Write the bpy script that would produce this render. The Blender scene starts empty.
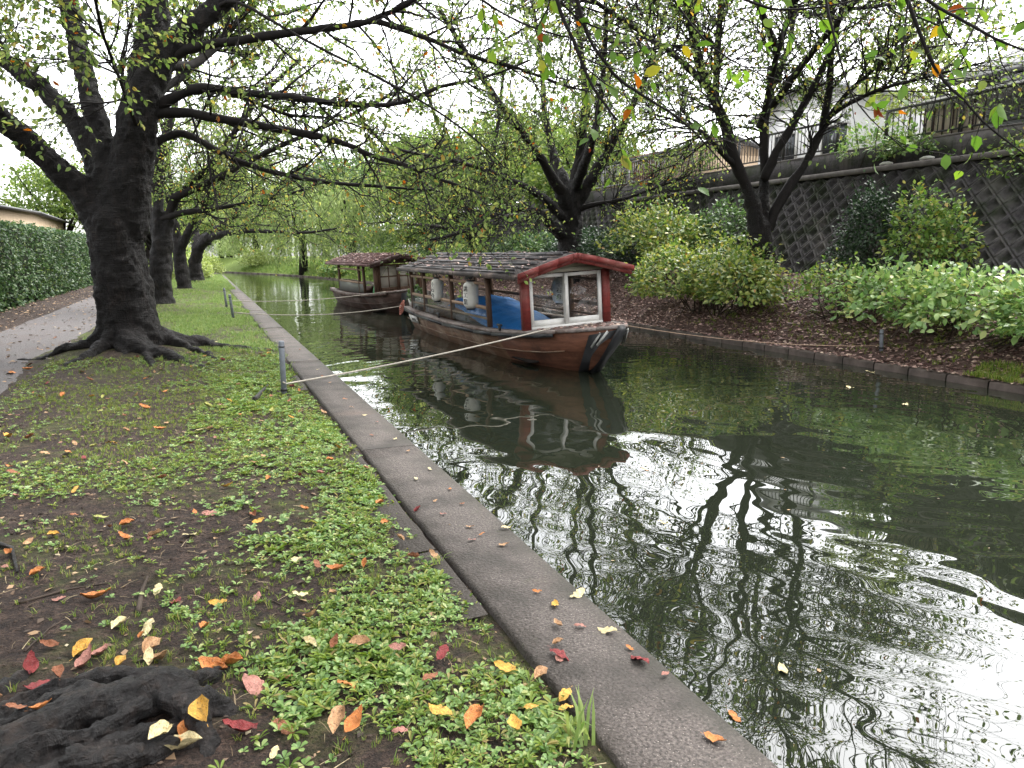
import bpy, math, random
import numpy as np
from mathutils import Vector, Matrix

# ------------------------------------------------------------------ camera, sky, sun, exposure
S = bpy.context.scene
COL = S.collection
R_ = math.radians
FPX = 740.0
TILT = math.atan(130 / FPX)
YAW = math.atan(312 / math.hypot(FPX, 130))
CAMZ = 1.5
cd = bpy.data.cameras.new('camera')
cam = bpy.data.objects.new('camera', cd)
COL.objects.link(cam)
cam.location = (0, 0, CAMZ)
cam.rotation_euler = (math.pi / 2 - TILT, 0, -YAW)
cd.sensor_width = 36
cd.lens = 36 * FPX / 1024
cd.clip_start = 0.05
cd.clip_end = 3000
S.camera = cam

w = bpy.data.worlds.new('World')
S.world = w
w.use_nodes = True
wn = w.node_tree
wn.nodes.clear()
sky = wn.nodes.new('ShaderNodeTexSky')
sky.sky_type = 'NISHITA'
sky.sun_disc = False
sky.sun_elevation = R_(58)
sky.sun_rotation = R_(70)
sky.air_density = 1.0
sky.dust_density = 3.0
hs = wn.nodes.new('ShaderNodeHueSaturation')
hs.inputs['Saturation'].default_value = 0.12
hs.inputs['Value'].default_value = 1.0
bg = wn.nodes.new('ShaderNodeBackground')
bg.inputs['Strength'].default_value = 0.15
wo = wn.nodes.new('ShaderNodeOutputWorld')
wn.links.new(sky.outputs[0], hs.inputs['Color'])
wn.links.new(hs.outputs[0], bg.inputs['Color'])
wn.links.new(bg.outputs[0], wo.inputs['Surface'])

sd = bpy.data.lights.new('sun', 'SUN')
sd.energy = 0.6
sd.angle = R_(40)
sd.color = (1.0, 0.97, 0.93)
sun = bpy.data.objects.new('sun', sd)
COL.objects.link(sun)
sun.rotation_euler = (R_(90 - 58), 0, R_(180 - 70))

S.view_settings.view_transform = 'Standard'
S.view_settings.look = 'None'
S.view_settings.gamma = 1
S.view_settings.use_curve_mapping = False
S.view_settings.exposure = 2.45
S.cycles.max_bounces = 7
S.cycles.diffuse_bounces = 3
S.cycles.glossy_bounces = 3
S.cycles.transmission_bounces = 4
S.cycles.transparent_max_bounces = 8
S.cycles.caustics_reflective = False
S.cycles.caustics_refractive = False
S.cycles.use_denoising = True

rng = np.random.default_rng(7)
random.seed(7)

# ------------------------------------------------------------------ measuring helpers
cF = np.array([math.sin(YAW) * math.cos(TILT), math.cos(YAW) * math.cos(TILT), -math.sin(TILT)])
cR = np.array([math.cos(YAW), -math.sin(YAW), 0.0])
cU = np.cross(cR, cF)
CAM = np.array([0, 0, CAMZ])


def at(x, y, Y):
    "world point at distance Y along the canal, measured off the photograph"
    d = cF * FPX + cR * (x - 512) + cU * (384 - y)
    return CAM + d * (Y / d[1])


def on(x, y, z=0.0):
    d = cF * FPX + cR * (x - 512) + cU * (384 - y)
    return CAM + d * ((z - CAMZ) / d[2])


def sstep(a, b, x):
    t = np.clip((x - a) / (b - a), 0, 1)
    return t * t * (3 - 2 * t)


_lat = rng.random((256, 256))


def vnoise(x, y):
    x = np.asarray(x, float)
    y = np.asarray(y, float)
    xi = np.floor(x).astype(int)
    yi = np.floor(y).astype(int)
    fx = x - xi
    fy = y - yi
    fx = fx * fx * (3 - 2 * fx)
    fy = fy * fy * (3 - 2 * fy)
    g = lambda i, j: _lat[i & 255, j & 255]
    return (g(xi, yi) * (1 - fx) + g(xi + 1, yi) * fx) * (1 - fy) + (g(xi, yi + 1) * (1 - fx) + g(xi + 1, yi + 1) * fx) * fy


def fbm(x, y, o=4):
    s = 0
    a = 0.5
    for i in range(o):
        s = s + a * vnoise(np.asarray(x) * 2 ** i + 17.3 * i, np.asarray(y) * 2 ** i + 9.1 * i)
        a *= 0.5
    return s / (1 - 0.5 ** o)


def nrm(v):
    v = np.asarray(v, float)
    return v / max(np.linalg.norm(v), 1e-9)


# ------------------------------------------------------------------ mesh accumulation
class Acc:
    def __init__(s):
        s.v = []
        s.l = []
        s.t = []
        s.m = []
        s.n = 0

    def add(s, verts, loops, totals, mat=0):
        verts = np.asarray(verts, float).reshape(-1, 3)
        s.v.append(verts)
        s.l.append(np.asarray(loops, np.int64).ravel() + s.n)
        s.t.append(np.asarray(totals, np.int64).ravel())
        s.m.append(np.full(len(s.t[-1]), mat, np.int64))
        s.n += len(verts)

    def faces(s, verts, fs, mat=0):
        s.add(verts, [i for f in fs for i in f], [len(f) for f in fs], mat)

    def box(s, c, d, rz=0.0, mat=0, M=None):
        c = np.asarray(c, float)
        h = np.asarray(d, float) / 2
        P = np.array([[x, y, z] for x in (-1, 1) for y in (-1, 1) for z in (-1, 1)]) * h
        if M is not None:
            P = P @ np.asarray(M).T
        if rz:
            ca, sa = math.cos(rz), math.sin(rz)
            P = P @ np.array([[ca, -sa, 0], [sa, ca, 0], [0, 0, 1]]).T
        s.faces(P + c, [(0, 1, 3, 2), (4, 6, 7, 5), (0, 4, 5, 1), (2, 3, 7, 6), (0, 2, 6, 4), (1, 5, 7, 3)], mat)

    def beam(s, a, b, wx, wz, mat=0, up=(0, 0, 1)):
        a = np.asarray(a, float)
        b = np.asarray(b, float)
        d = b - a
        L = np.linalg.norm(d)
        d = d / L
        u = np.asarray(up, float)
        if abs(d @ u) > 0.95:
            u = np.array([0, 1.0, 0])
        x = nrm(np.cross(d, u))
        z = np.cross(x, d)
        s.box((a + b) / 2, (wx, L, wz), mat=mat, M=np.stack([x, d, z], 1))

    def tube(s, pts, rad, n=6, mat=0, caps=True):
        P = np.asarray(pts, float)
        m = len(P)
        r = np.broadcast_to(np.asarray(rad, float), (m,))
        T = np.empty_like(P)
        T[1:-1] = P[2:] - P[:-2]
        T[0] = P[1] - P[0]
        T[-1] = P[-1] - P[-2]
        T /= np.maximum(np.linalg.norm(T, axis=1, keepdims=True), 1e-9)
        ref = np.array([0, 0, 1.0]) if abs(T[:, 2]).max() < 0.9 else (np.array([0, 1.0, 0]) if abs(T[:, 1]).max() < 0.9 else np.array([0.8, 0.1, 0.2]))
        X = np.cross(T, ref)
        X /= np.maximum(np.linalg.norm(X, axis=1, keepdims=True), 1e-9)
        Z = np.cross(X, T)
        a = np.arange(n) * 2 * math.pi / n
        V = P[:, None] + r[:, None, None] * (np.cos(a)[None, :, None] * X[:, None] + np.sin(a)[None, :, None] * Z[:, None])
        i = np.arange(m - 1)[:, None] * n
        j = np.arange(n)[None]
        k = (j + 1) % n
        L = np.stack([i + j, i + k, i + n + k, i + n + j], -1).reshape(-1)
        t = np.full((m - 1) * n, 4)
        if caps:
            L = np.concatenate([L, np.arange(n)[::-1], (m - 1) * n + np.arange(n)])
            t = np.concatenate([t, [n, n]])
        s.add(V.reshape(-1, 3), L, t, mat)

    def lathe(s, prof, c, n=20, mat=0):
        c = np.asarray(c, float)
        a = np.arange(n) * 2 * math.pi / n
        V = np.array([[[r * math.cos(x), r * math.sin(x), z] for x in a] for r, z in prof])
        m = len(prof)
        i = np.arange(m - 1)[:, None] * n
        j = np.arange(n)[None]
        k = (j + 1) % n
        L = np.stack([i + j, i + k, i + n + k, i + n + j], -1).reshape(-1)
        L = np.concatenate([L, np.arange(n)[::-1], (m - 1) * n + np.arange(n)])
        s.add(V.reshape(-1, 3) + c, L, np.concatenate([np.full((m - 1) * n, 4), [n, n]]), mat)

    def grid(s, xs, ys, zf, mat=0):
        X, Y = np.meshgrid(xs, ys)
        Z = zf(X, Y)
        s.gridp(X, Y, Z, mat)

    def gridp(s, X, Y, Z, mat=0):
        m, n = X.shape
        i = np.arange(m - 1)[:, None] * n
        j = np.arange(n - 1)[None]
        L = np.stack([i + j, i + j + 1, i + n + j + 1, i + n + j], -1).reshape(-1)
        s.add(np.stack([X, Y, Z], -1).reshape(-1, 3), L, np.full((m - 1) * (n - 1), 4), mat)

    def scatter(s, tv, tf, pos, M, sc=1.0, mat=0):
        "many copies of a small template: pos (N,3), M (N,3,3), sc (N,)"
        pos = np.asarray(pos, float)
        N = len(pos)
        if N == 0:
            return
        tv = np.asarray(tv, float)
        sc = np.broadcast_to(np.asarray(sc, float), (N,))
        V = np.einsum('nij,kj->nki', M, tv) * sc[:, None, None] + pos[:, None]
        fl = np.array([i for f in tf for i in f])
        ft = np.array([len(f) for f in tf])
        L = (np.arange(N)[:, None] * len(tv) + fl[None]).reshape(-1)
        s.add(V.reshape(-1, 3), L, np.tile(ft, N), mat)

    def build(s, name, mats, parent=None, smooth=False):
        me = bpy.data.meshes.new(name)
        V = np.concatenate(s.v)
        L = np.concatenate(s.l)
        t = np.concatenate(s.t)
        mi = np.concatenate(s.m)
        me.vertices.add(len(V))
        me.vertices.foreach_set('co', V.astype(np.float32).ravel())
        me.loops.add(len(L))
        me.loops.foreach_set('vertex_index', L.astype(np.int32))
        me.polygons.add(len(t))
        st = np.concatenate([[0], np.cumsum(t)[:-1]])
        me.polygons.foreach_set('loop_start', st.astype(np.int32))
        me.polygons.foreach_set('material_index', mi.astype(np.int32))
        if smooth:
            me.polygons.foreach_set('use_smooth', np.ones(len(t), bool))
        me.update(calc_edges=True)
        me.validate()
        for m in (mats if isinstance(mats, (list, tuple)) else [mats]):
            me.materials.append(m)
        o = bpy.data.objects.new(name, me)
        COL.objects.link(o)
        if parent is not None:
            o.parent = parent
        return o


def tag(o, label=None, cat=None, group=None, kind=None):
    if label:
        o['label'] = label
    if cat:
        o['category'] = cat
    if group:
        o['group'] = group
    if kind:
        o['kind'] = kind
    return o


def thing(name, label, cat, loc=(0, 0, 0), rot=(0, 0, 0), group=None):
    o = bpy.data.objects.new(name, None)
    o.empty_display_size = 0.2
    COL.objects.link(o)
    o.location = [float(v) for v in loc]
    o.rotation_euler = rot
    return tag(o, label, cat, group)


def copy_tree(o, parent=None):
    c = o.copy()
    COL.objects.link(c)
    if parent is not None:
        c.parent = parent
    for ch in list(o.children):
        copy_tree(ch, c)
    return c


def rotmats(axis, normal):
    "frames with local +y along axis, +z near normal"
    y = axis / np.maximum(np.linalg.norm(axis, axis=1, keepdims=True), 1e-9)
    x = np.cross(y, normal)
    x /= np.maximum(np.linalg.norm(x, axis=1, keepdims=True), 1e-9)
    z = np.cross(x, y)
    return np.stack([x, y, z], -1)


def rdirs(n):
    v = rng.normal(size=(n, 3))
    return v / np.linalg.norm(v, axis=1, keepdims=True)


# leaf templates: length 1 along +y
LQ = (np.array([[0, 0, 0], [-.27, .45, .03], [0, 1, -.05], [.27, .45, .03]]), [(0, 3, 2, 1)])
LF = (np.array([[0, 0, 0], [-.24, .25, .05], [-.27, .6, .05], [0, 1, -.12], [.27, .6, .05], [.24, .25, .05], [0, .3, 0], [0, .65, 0]]),
      [(0, 6, 1), (1, 6, 7, 2), (2, 7, 3), (0, 5, 6), (6, 5, 4, 7), (7, 4, 3)])

# ------------------------------------------------------------------ materials
class NT:
    def __init__(s, name):
        s.mat = bpy.data.materials.new(name)
        s.mat.use_nodes = True
        s.t = s.mat.node_tree
        s.b = s.t.nodes['Principled BSDF']
        s.out = s.t.nodes['Material Output']
        s._co = None

    def n(s, typ, **kw):
        nd = s.t.nodes.new(typ)
        for k, v in kw.items():
            if k in nd.inputs:
                nd.inputs[k].default_value = v
            else:
                setattr(nd, k, v)
        return nd

    def lk(s, a, b):
        s.t.links.new(a, b)

    def co(s, scale=None, kind='Object'):
        if s._co is None:
            s._co = s.n('ShaderNodeTexCoord')
        o = s._co.outputs[kind]
        if scale is not None:
            m = s.n('ShaderNodeMapping')
            m.inputs['Scale'].default_value = scale
            s.lk(o, m.inputs['Vector'])
            return m.outputs[0]
        return o

    def noise(s, scale, detail=4, rough=.6, vec=None, dist=0.0):
        nd = s.n('ShaderNodeTexNoise')
        nd.inputs['Scale'].default_value = scale
        nd.inputs['Detail'].default_value = detail
        nd.inputs['Roughness'].default_value = rough
        nd.inputs['Distortion'].default_value = dist
        s.lk(vec if vec is not None else s.co(), nd.inputs['Vector'])
        return nd.outputs['Fac']

    def vor(s, scale, vec=None, feature='F1', out='Distance'):
        nd = s.n('ShaderNodeTexVoronoi')
        nd.feature = feature
        nd.inputs['Scale'].default_value = scale
        s.lk(vec if vec is not None else s.co(), nd.inputs['Vector'])
        return nd.outputs[out]

    def ramp(s, fac, stops, interp='LINEAR'):
        nd = s.n('ShaderNodeValToRGB')
        cr = nd.color_ramp
        cr.interpolation = interp
        while len(cr.elements) < len(stops):
            cr.elements.new(0.5)
        for e, (p, c) in zip(cr.elements, stops):
            e.position = p
            e.color = (*c, 1) if len(c) == 3 else c
        s.lk(fac, nd.inputs['Fac'])
        return nd.outputs['Color']

    def f(s, fac, a, b):
        return s.ramp(fac, [(a, (0, 0, 0)), (b, (1, 1, 1))])

    def mix(s, fac, a, b, mode='MIX'):
        nd = s.n('ShaderNodeMix')
        nd.data_type = 'RGBA'
        nd.blend_type = mode
        for sock, val in ((nd.inputs['Factor'], fac), (nd.inputs['A'] if False else nd.inputs[6], a), (nd.inputs[7], b)):
            if isinstance(val, (int, float)):
                sock.default_value = val
            elif isinstance(val, tuple):
                sock.default_value = (*val, 1)
            else:
                s.lk(val, sock)
        return nd.outputs[2]

    def math(s, op, a, b=0.0):
        nd = s.n('ShaderNodeMath')
        nd.operation = op
        for k, val in enumerate((a, b)):
            if isinstance(val, (int, float)):
                nd.inputs[k].default_value = val
            else:
                s.lk(val, nd.inputs[k])
        return nd.outputs[0]

    def base(s, c):
        if isinstance(c, tuple):
            s.b.inputs['Base Color'].default_value = (*c, 1)
        else:
            s.lk(c, s.b.inputs['Base Color'])

    def bump(s, h, strength=.5, dist=.02):
        nd = s.n('ShaderNodeBump')
        nd.inputs['Strength'].default_value = strength
        nd.inputs['Distance'].default_value = dist
        s.lk(h, nd.inputs['Height'])
        s.lk(nd.outputs[0], s.b.inputs['Normal'])

    def rough(s, r, spec=None):
        if isinstance(r, (int, float)):
            s.b.inputs['Roughness'].default_value = r
        else:
            s.lk(r, s.b.inputs['Roughness'])
        if spec is not None:
            s.b.inputs['Specular IOR Level'].default_value = spec


def leaf_mat(name, stops, trans=.4, rough=.5, spec=.35):
    m = NT(name)
    g = m.n('ShaderNodeNewGeometry')
    c = m.ramp(g.outputs['Random Per Island'], stops)
    m.base(c)
    m.rough(rough, spec)
    tr = m.n('ShaderNodeBsdfTranslucent')
    br = m.n('ShaderNodeHueSaturation')
    br.inputs['Saturation'].default_value = 1.1
    br.inputs['Value'].default_value = 1.5
    m.lk(c, br.inputs['Color'])
    m.lk(br.outputs[0], tr.inputs['Color'])
    mx = m.n('ShaderNodeMixShader')
    mx.inputs[0].default_value = trans
    m.lk(m.b.outputs[0], mx.inputs[1])
    m.lk(tr.outputs[0], mx.inputs[2])
    m.lk(mx.outputs[0], m.out.inputs['Surface'])
    return m.mat


def plain(name, c, rough=.6, var=.25, scale=6, spec=.4, bump=0.0, stretch=None, dark=None):
    m = NT(name)
    v = m.co(stretch) if stretch else m.co()
    nz = m.noise(scale, 5, .65, v)
    d = dark if dark else tuple(x * (1 - var) for x in c)
    e = tuple(min(1, x * (1 + var * .6)) for x in c)
    m.base(m.ramp(nz, [(.3, d), (.7, e)]))
    m.rough(rough, spec)
    if bump:
        m.bump(m.noise(scale * 3, 5, .7, v), bump, .01)
    return m.mat


def wood(name, a, b, rough=.7, axis=(14, 1.2, 14), bump=.35, stain=None):
    m = NT(name)
    v = m.co(axis)
    nz = m.noise(2.2, 6, .7, v, .4)
    c = m.ramp(nz, [(.28, a), (.7, b)])
    if stain:
        c = m.mix(m.f(m.noise(1.7, 5, .7), .5, .68), c, stain)
    m.base(c)
    m.rough(rough, .35)
    m.bump(m.noise(3.5, 5, .75, v), bump, .01)
    return m.mat


M = {}
# bark
def bark(name, a, b, c, sc=1.0):
    m = NT(name)
    v = m.co((5 * sc, 5 * sc, 1.3 * sc))
    n1 = m.noise(2.2, 8, .72, v, .6)
    n2 = m.noise(1.1, 4, .6)
    lent = m.noise(3.0, 3, .6, m.co((3, 3, 26)))
    col = m.ramp(n1, [(.3, a), (.55, b), (.78, c)])
    col = m.mix(m.f(n2, .55, .72), col, tuple(x * .55 for x in a))
    m.base(col)
    if sc > 1.5:
        m.base(m.mix(m.f(m.noise(9, 5, .7), .52, .7), col, (.045, .03, .023)))
    if sc < 1.5:
        band = m.f(m.noise(2.6, 4, .7, m.co((2.4, 2.4, 16))), .62, .7)
        m.base(m.mix(m.math('MULTIPLY', band, .5), col, (.07, .052, .044)))
    m.rough(.62 if sc < 1.5 else .45, .3 if sc < 1.5 else .5)
    h = m.math('ADD', n1, m.math('MULTIPLY', lent, .35))
    m.bump(h, 1.0, .11 / sc)
    return m.mat


M['bark'] = bark('cherry_bark', (.003, .0022, .002), (.009, .0066, .006), (.042, .03, .025))
M['bark_root'] = bark('root_bark', (.003, .0024, .0023), (.011, .0085, .0078), (.06, .045, .038), 2.0)
M['bark_far'] = plain('branch_bark', (.013, .0105, .0098), .85, .5, 9, .25, .4)
M['bark_brown'] = plain('brown_bark', (.06, .045, .035), .85, .4, 5, .25, .4)

M['leaf_cherry'] = leaf_mat('cherry_leaf', [(0, (.07, .12, .032)), (.35, (.12, .18, .05)), (.65, (.19, .245, .075)), (.9, (.3, .34, .11)), (.968, (.4, .33, .08)), (.985, (.33, .11, .02)), (1, (.14, .03, .015))], .58)
M['leaf_over'] = leaf_mat('overhead_leaf', [(0, (.07, .14, .025)), (.45, (.11, .2, .03)), (.88, (.17, .25, .04)), (.93, (.34, .3, .04)), (.955, (.36, .12, .03)), (1, (.1, .022, .016))], .45)
M['leaf_willow'] = leaf_mat('willow_leaf', [(0, (.14, .19, .07)), (.5, (.23, .3, .11)), (1, (.36, .42, .18))], .4)
M['leaf_far'] = leaf_mat('far_leaf', [(0, (.06, .1, .025)), (.5, (.13, .2, .045)), (1, (.24, .29, .075))], .4)
M['leaf_lime'] = leaf_mat('lime_leaf', [(0, (.15, .2, .05)), (.5, (.25, .31, .09)), (1, (.38, .42, .16))], .4)
M['leaf_dark'] = leaf_mat('dark_leaf', [(0, (.014, .032, .014)), (.6, (.028, .06, .024)), (1, (.06, .11, .04))], .25, .4, .5)
M['leaf_shrub'] = leaf_mat('shrub_leaf', [(0, (.075, .15, .035)), (.4, (.13, .23, .05)), (.75, (.22, .31, .07)), (.97, (.36, .36, .09)), (1, (.4, .26, .08))], .35, .4, .5)
M['leaf_bush'] = leaf_mat('bush_leaf', [(0, (.05, .1, .025)), (.3, (.1, .17, .035)), (.6, (.2, .26, .055)), (.85, (.32, .35, .09)), (.97, (.4, .36, .1)), (1, (.35, .18, .07))], .35, .4, .5)
M['leaf_hyd'] = leaf_mat('broad_leaf', [(0, (.09, .18, .05)), (.5, (.19, .3, .09)), (.85, (.3, .4, .14)), (1, (.42, .42, .13))], .35, .35, .5)
M['leaf_ever'] = leaf_mat('evergreen_leaf', [(0, (.04, .08, .03)), (.5, (.075, .14, .045)), (1, (.15, .22, .075))], .3, .45, .4)
M['leaf_hedge'] = leaf_mat('hedge_leaf', [(0, (.022, .05, .018)), (.5, (.045, .09, .03)), (.9, (.085, .14, .045)), (1, (.16, .2, .06))], .25, .45, .4)
M['clover'] = leaf_mat('weed_leaf', [(0, (.075, .15, .035)), (.4, (.145, .25, .06)), (.82, (.25, .36, .11)), (1, (.42, .44, .18))], .35, .38, .5)
M['grass'] = leaf_mat('grass_blade', [(0, (.07, .13, .022)), (.4, (.14, .21, .035)), (.8, (.22, .28, .05)), (.93, (.32, .29, .09)), (1, (.3, .22, .1))], .35, .5, .3)
M['grass_far'] = leaf_mat('grass_blade_far', [(0, (.085, .155, .04)), (.4, (.14, .225, .055)), (.85, (.23, .3, .09)), (1, (.34, .31, .13))], .35, .5, .3)
M['litter_far'] = leaf_mat('litter', [(0, (.06, .034, .028)), (.3, (.13, .075, .062)), (.6, (.26, .155, .135)), (.9, (.42, .28, .24)), (1, (.55, .42, .32))], .1, .55, .4)
M['litter_near'] = leaf_mat('litter_bits', [(0, (.03, .022, .018)), (.4, (.09, .06, .04)), (.7, (.2, .13, .08)), (.9, (.34, .22, .12)), (1, (.45, .38, .25))], .1, .6, .3)
M['crumb'] = plain('soil_crumb', (.05, .036, .028), .9, .6, 3, .2)
M['straw'] = leaf_mat('dry_stalk', [(0, (.12, .085, .05)), (.6, (.26, .2, .12)), (1, (.4, .33, .2))], .1, .7, .2)
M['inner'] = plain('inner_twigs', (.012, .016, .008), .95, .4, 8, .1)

LEAFC = {}
for nm, c in {'pale yellow': (.66, .55, .3), 'golden': (.6, .34, .06), 'orange': (.52, .19, .05), 'rust brown': (.27, .1, .045),
              'crimson': (.2, .022, .022), 'dusky pink': (.38, .17, .13), 'tan': (.45, .26, .13), 'yellow green': (.36, .36, .09)}.items():
    m = NT('dry_leaf_' + nm.replace(' ', '_'))
    v = m.co()
    nz = m.noise(3.5, 5, .7)
    sp = m.noise(9, 4, .7)
    c2 = m.ramp(nz, [(.3, tuple(x * .5 for x in c)), (.52, c), (.8, tuple(min(1, x * 1.25 + .02) for x in c))])
    m.base(m.mix(m.f(sp, .56, .66), c2, tuple(.3 * x + y for x, y in zip(c, (.035, .018, .01)))))
    m.rough(.5, .4)
    m.bump(m.noise(5, 4, .7), .5, .06)
    LEAFC[nm] = m.mat

# soil: dark damp earth near, mossy and then grassy with distance from the camera side of the bank
m = NT('bank_soil')
pos = m.co()
n1 = m.noise(1.3, 6, .65)
n2 = m.noise(14, 6, .7)
n3 = m.noise(70, 4, .7)
soil = m.ramp(n2, [(.3, (.013, .0085, .0065)), (.5, (.038, .024, .018)), (.7, (.085, .056, .043))])
crumb = m.ramp(n3, [(.38, (.4, .4, .4)), (.5, (1, 1, 1)), (.66, (1.7, 1.65, 1.6))])
soil = m.mix(1.0, soil, crumb, 'MULTIPLY')
moss = m.ramp(n2, [(.3, (.05, .075, .014)), (.6, (.11, .14, .025)), (.8, (.17, .19, .045))])
sep = m.n('ShaderNodeSeparateXYZ')
m.lk(pos, sep.inputs[0])
far = m.f(m.math('ADD', m.math('MULTIPLY', sep.outputs['Y'], 1 / 30), m.math('MULTIPLY', m.math('SUBTRACT', n1, .5), 1.0)), .32, .58)
patch = m.math('MULTIPLY', m.f(n1, .5, .66), .65)
gfac = m.math('MAXIMUM', patch, far)
gfac = m.math('MULTIPLY', gfac, m.f(m.noise(5, 5, .7), .34, .6))
gfac = m.math('MULTIPLY', gfac, m.f(m.math('ADD', sep.outputs['X'], m.math('MULTIPLY', n1, .8)), -3.2 + 0, -3.0)) if False else m.math('MULTIPLY', gfac, m.f(m.math('MULTIPLY', m.math('ADD', sep.outputs['X'], 5.0), .2), .27, .4))
m.base(m.mix(gfac, soil, moss))
m.rough(.85, .3)
m.bump(m.math('ADD', m.math('MULTIPLY', n3, .6), n2), 1.0, .05)
M['soil'] = m.mat

m = NT('slope_soil')
n2 = m.noise(11, 6, .7)
sep = m.n('ShaderNodeSeparateXYZ')
m.lk(m.co(), sep.inputs[0])
c1 = m.ramp(n2, [(.25, (.028, .018, .015)), (.5, (.07, .043, .036)), (.8, (.15, .098, .085))])
c2 = m.ramp(n2, [(.25, (.07, .1, .025)), (.6, (.13, .18, .04)), (.8, (.2, .22, .07))])
m.base(m.mix(m.f(m.math('MULTIPLY', sep.outputs['Y'], .01), .37, .44), c1, c2))
m.rough(.9, .2)
m.bump(n2, .8, .05)
M['slope'] = m.mat

m = NT('gravel_path')
v1 = m.vor(55)
n1 = m.noise(1.2, 5, .6)
n4 = m.noise(60, 3, .7)
g = m.ramp(n4, [(.3, (.055, .05, .049)), (.5, (.115, .105, .103)), (.75, (.2, .185, .182))])
g = m.mix(m.f(n1, .5, .75), g, (.11, .09, .085))
m.base(g)
m.rough(.85, .3)
m.bump(m.math('ADD', v1, n4), .6, .02)
M['path'] = m.mat

m = NT('kerb_concrete')
v1 = m.vor(75, out='Color')
n1 = m.noise(2.2, 6, .65)
n4 = m.noise(90, 3, .7)
g = m.ramp(n4, [(.34, (.03, .025, .022)), (.5, (.08, .066, .058)), (.66, (.145, .122, .108))])
st = m.f(m.vor(60), .1, .16)
g = m.mix(st, (.3, .26, .23), g)
g = m.mix(m.math('MULTIPLY', m.f(n1, .46, .62), .8), g, (.032, .027, .022))
g = m.mix(m.f(m.noise(.8, 4, .6), .58, .75), g, (.12, .085, .07))
sepk = m.n('ShaderNodeSeparateXYZ')
m.lk(m.co(), sepk.inputs[0])
wob = m.math('MULTIPLY', m.math('SUBTRACT', m.noise(4.5, 5, .7), .5), .34)
xk = m.math('ADD', sepk.outputs['X'], wob)
dirt = m.ramp(m.math('SUBTRACT', xk, 1.0), [(.02, (1, 1, 1)), (.17, (0, 0, 0))])
damp = m.ramp(m.math('SUBTRACT', xk, 1.0), [(.37, (0, 0, 0)), (.5, (1, 1, 1))])
g = m.mix(m.math('MULTIPLY', dirt, .8), g, (.03, .023, .017))
g = m.mix(m.math('MULTIPLY', damp, .6), g, (.038, .036, .026))
mossk = m.math('MULTIPLY', m.f(m.noise(7, 5, .75), .6, .7), m.f(m.noise(.9, 3, .6), .5, .62))
g = m.mix(m.math('MULTIPLY', mossk, .6), g, (.06, .075, .025))
m.base(g)
m.rough(.7, .4)
m.bump(m.math('ADD', n4, m.math('MULTIPLY', m.vor(60), .6)), 1.0, .008)
M['kerb'] = m.mat

m = NT('far_kerb_concrete')
n1 = m.noise(3, 6, .7)
m.base(m.ramp(n1, [(.3, (.028, .02, .016)), (.55, (.075, .056, .046)), (.8, (.13, .1, .085))]))
m.rough(.75, .4)
m.bump(m.noise(40, 4, .7), .5, .01)
M['kerb_far'] = m.mat

m = NT('canal_water')
m.base((.0135, .0165, .0105))
m.b.inputs['IOR'].default_value = 1.6
m.rough(.0, .9)
n1 = m.noise(1.15, 1, .4, m.co((1, .8, 1)), .7)
n2 = m.noise(3.4, 1, .4, m.co((1, .7, 1)), .4)
n3 = m.noise(.35, 2, .5)
wv = m.n('ShaderNodeTexWave')
wv.wave_type = 'RINGS'
wv.rings_direction = 'SPHERICAL'
wv.inputs['Scale'].default_value = 1.1
wv.inputs['Distortion'].default_value = 5.0
wv.inputs['Detail'].default_value = 1.0
wv.inputs['Detail Scale'].default_value = .6
mp = m.n('ShaderNodeMapping')
mp.inputs['Location'].default_value = (-6.5, -5.5, 0)
m.lk(m.co(), mp.inputs['Vector'])
m.lk(mp.outputs[0], wv.inputs['Vector'])
h = m.math('ADD', m.math('MULTIPLY', n1, 1.0), m.math('MULTIPLY', n2, .13))
h = m.math('ADD', h, m.math('MULTIPLY', wv.outputs['Fac'], .05))
amp = m.f(n3, .3, .7)
h = m.math('MULTIPLY', h, m.math('ADD', m.math('MULTIPLY', amp, .5), .5))
m.bump(h, .21, .1)
M['water'] = m.mat

m = NT('wall_block')
n1 = m.noise(1.3, 6, .7)
n2 = m.noise(25, 4, .7)
c = m.ramp(n2, [(.3, (.035, .032, .033)), (.7, (.085, .078, .08))])
c = m.mix(m.f(n1, .45, .6), c, (.028, .033, .02))
c = m.mix(m.math('MULTIPLY', m.f(m.noise(.7, 4, .7), .52, .66), .6), c, (.15, .14, .13))
st = m.noise(1.1, 4, .7, m.co((2.2, 2.2, .25)))
c = m.mix(m.f(st, .55, .72), c, (.12, .105, .1))
m.base(c)
m.rough(.9, .25)
m.bump(n2, .5, .01)
M['block'] = m.mat

M['concrete'] = plain('old_concrete', (.14, .125, .118), .85, .45, 3.5, .3, .4)
M['concrete_pale'] = plain('pale_concrete', (.42, .39, .37), .8, .3, 4, .3, .3)
M['steel'] = plain('galvanised_steel', (.16, .175, .2), .45, .35, 12, .6, .2)
M['rail_dark'] = plain('dark_railing', (.035, .032, .032), .5, .3, 9, .5)
M['rail_grey'] = plain('grey_railing', (.3, .29, .3), .5, .2, 9, .5)
M['rope'] = plain('mooring_rope', (.42, .38, .32), .9, .3, 40, .2, .4)
M['rope_pink'] = plain('faded_red_rope', (.42, .17, .13), .9, .3, 40, .2, .4)

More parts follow.
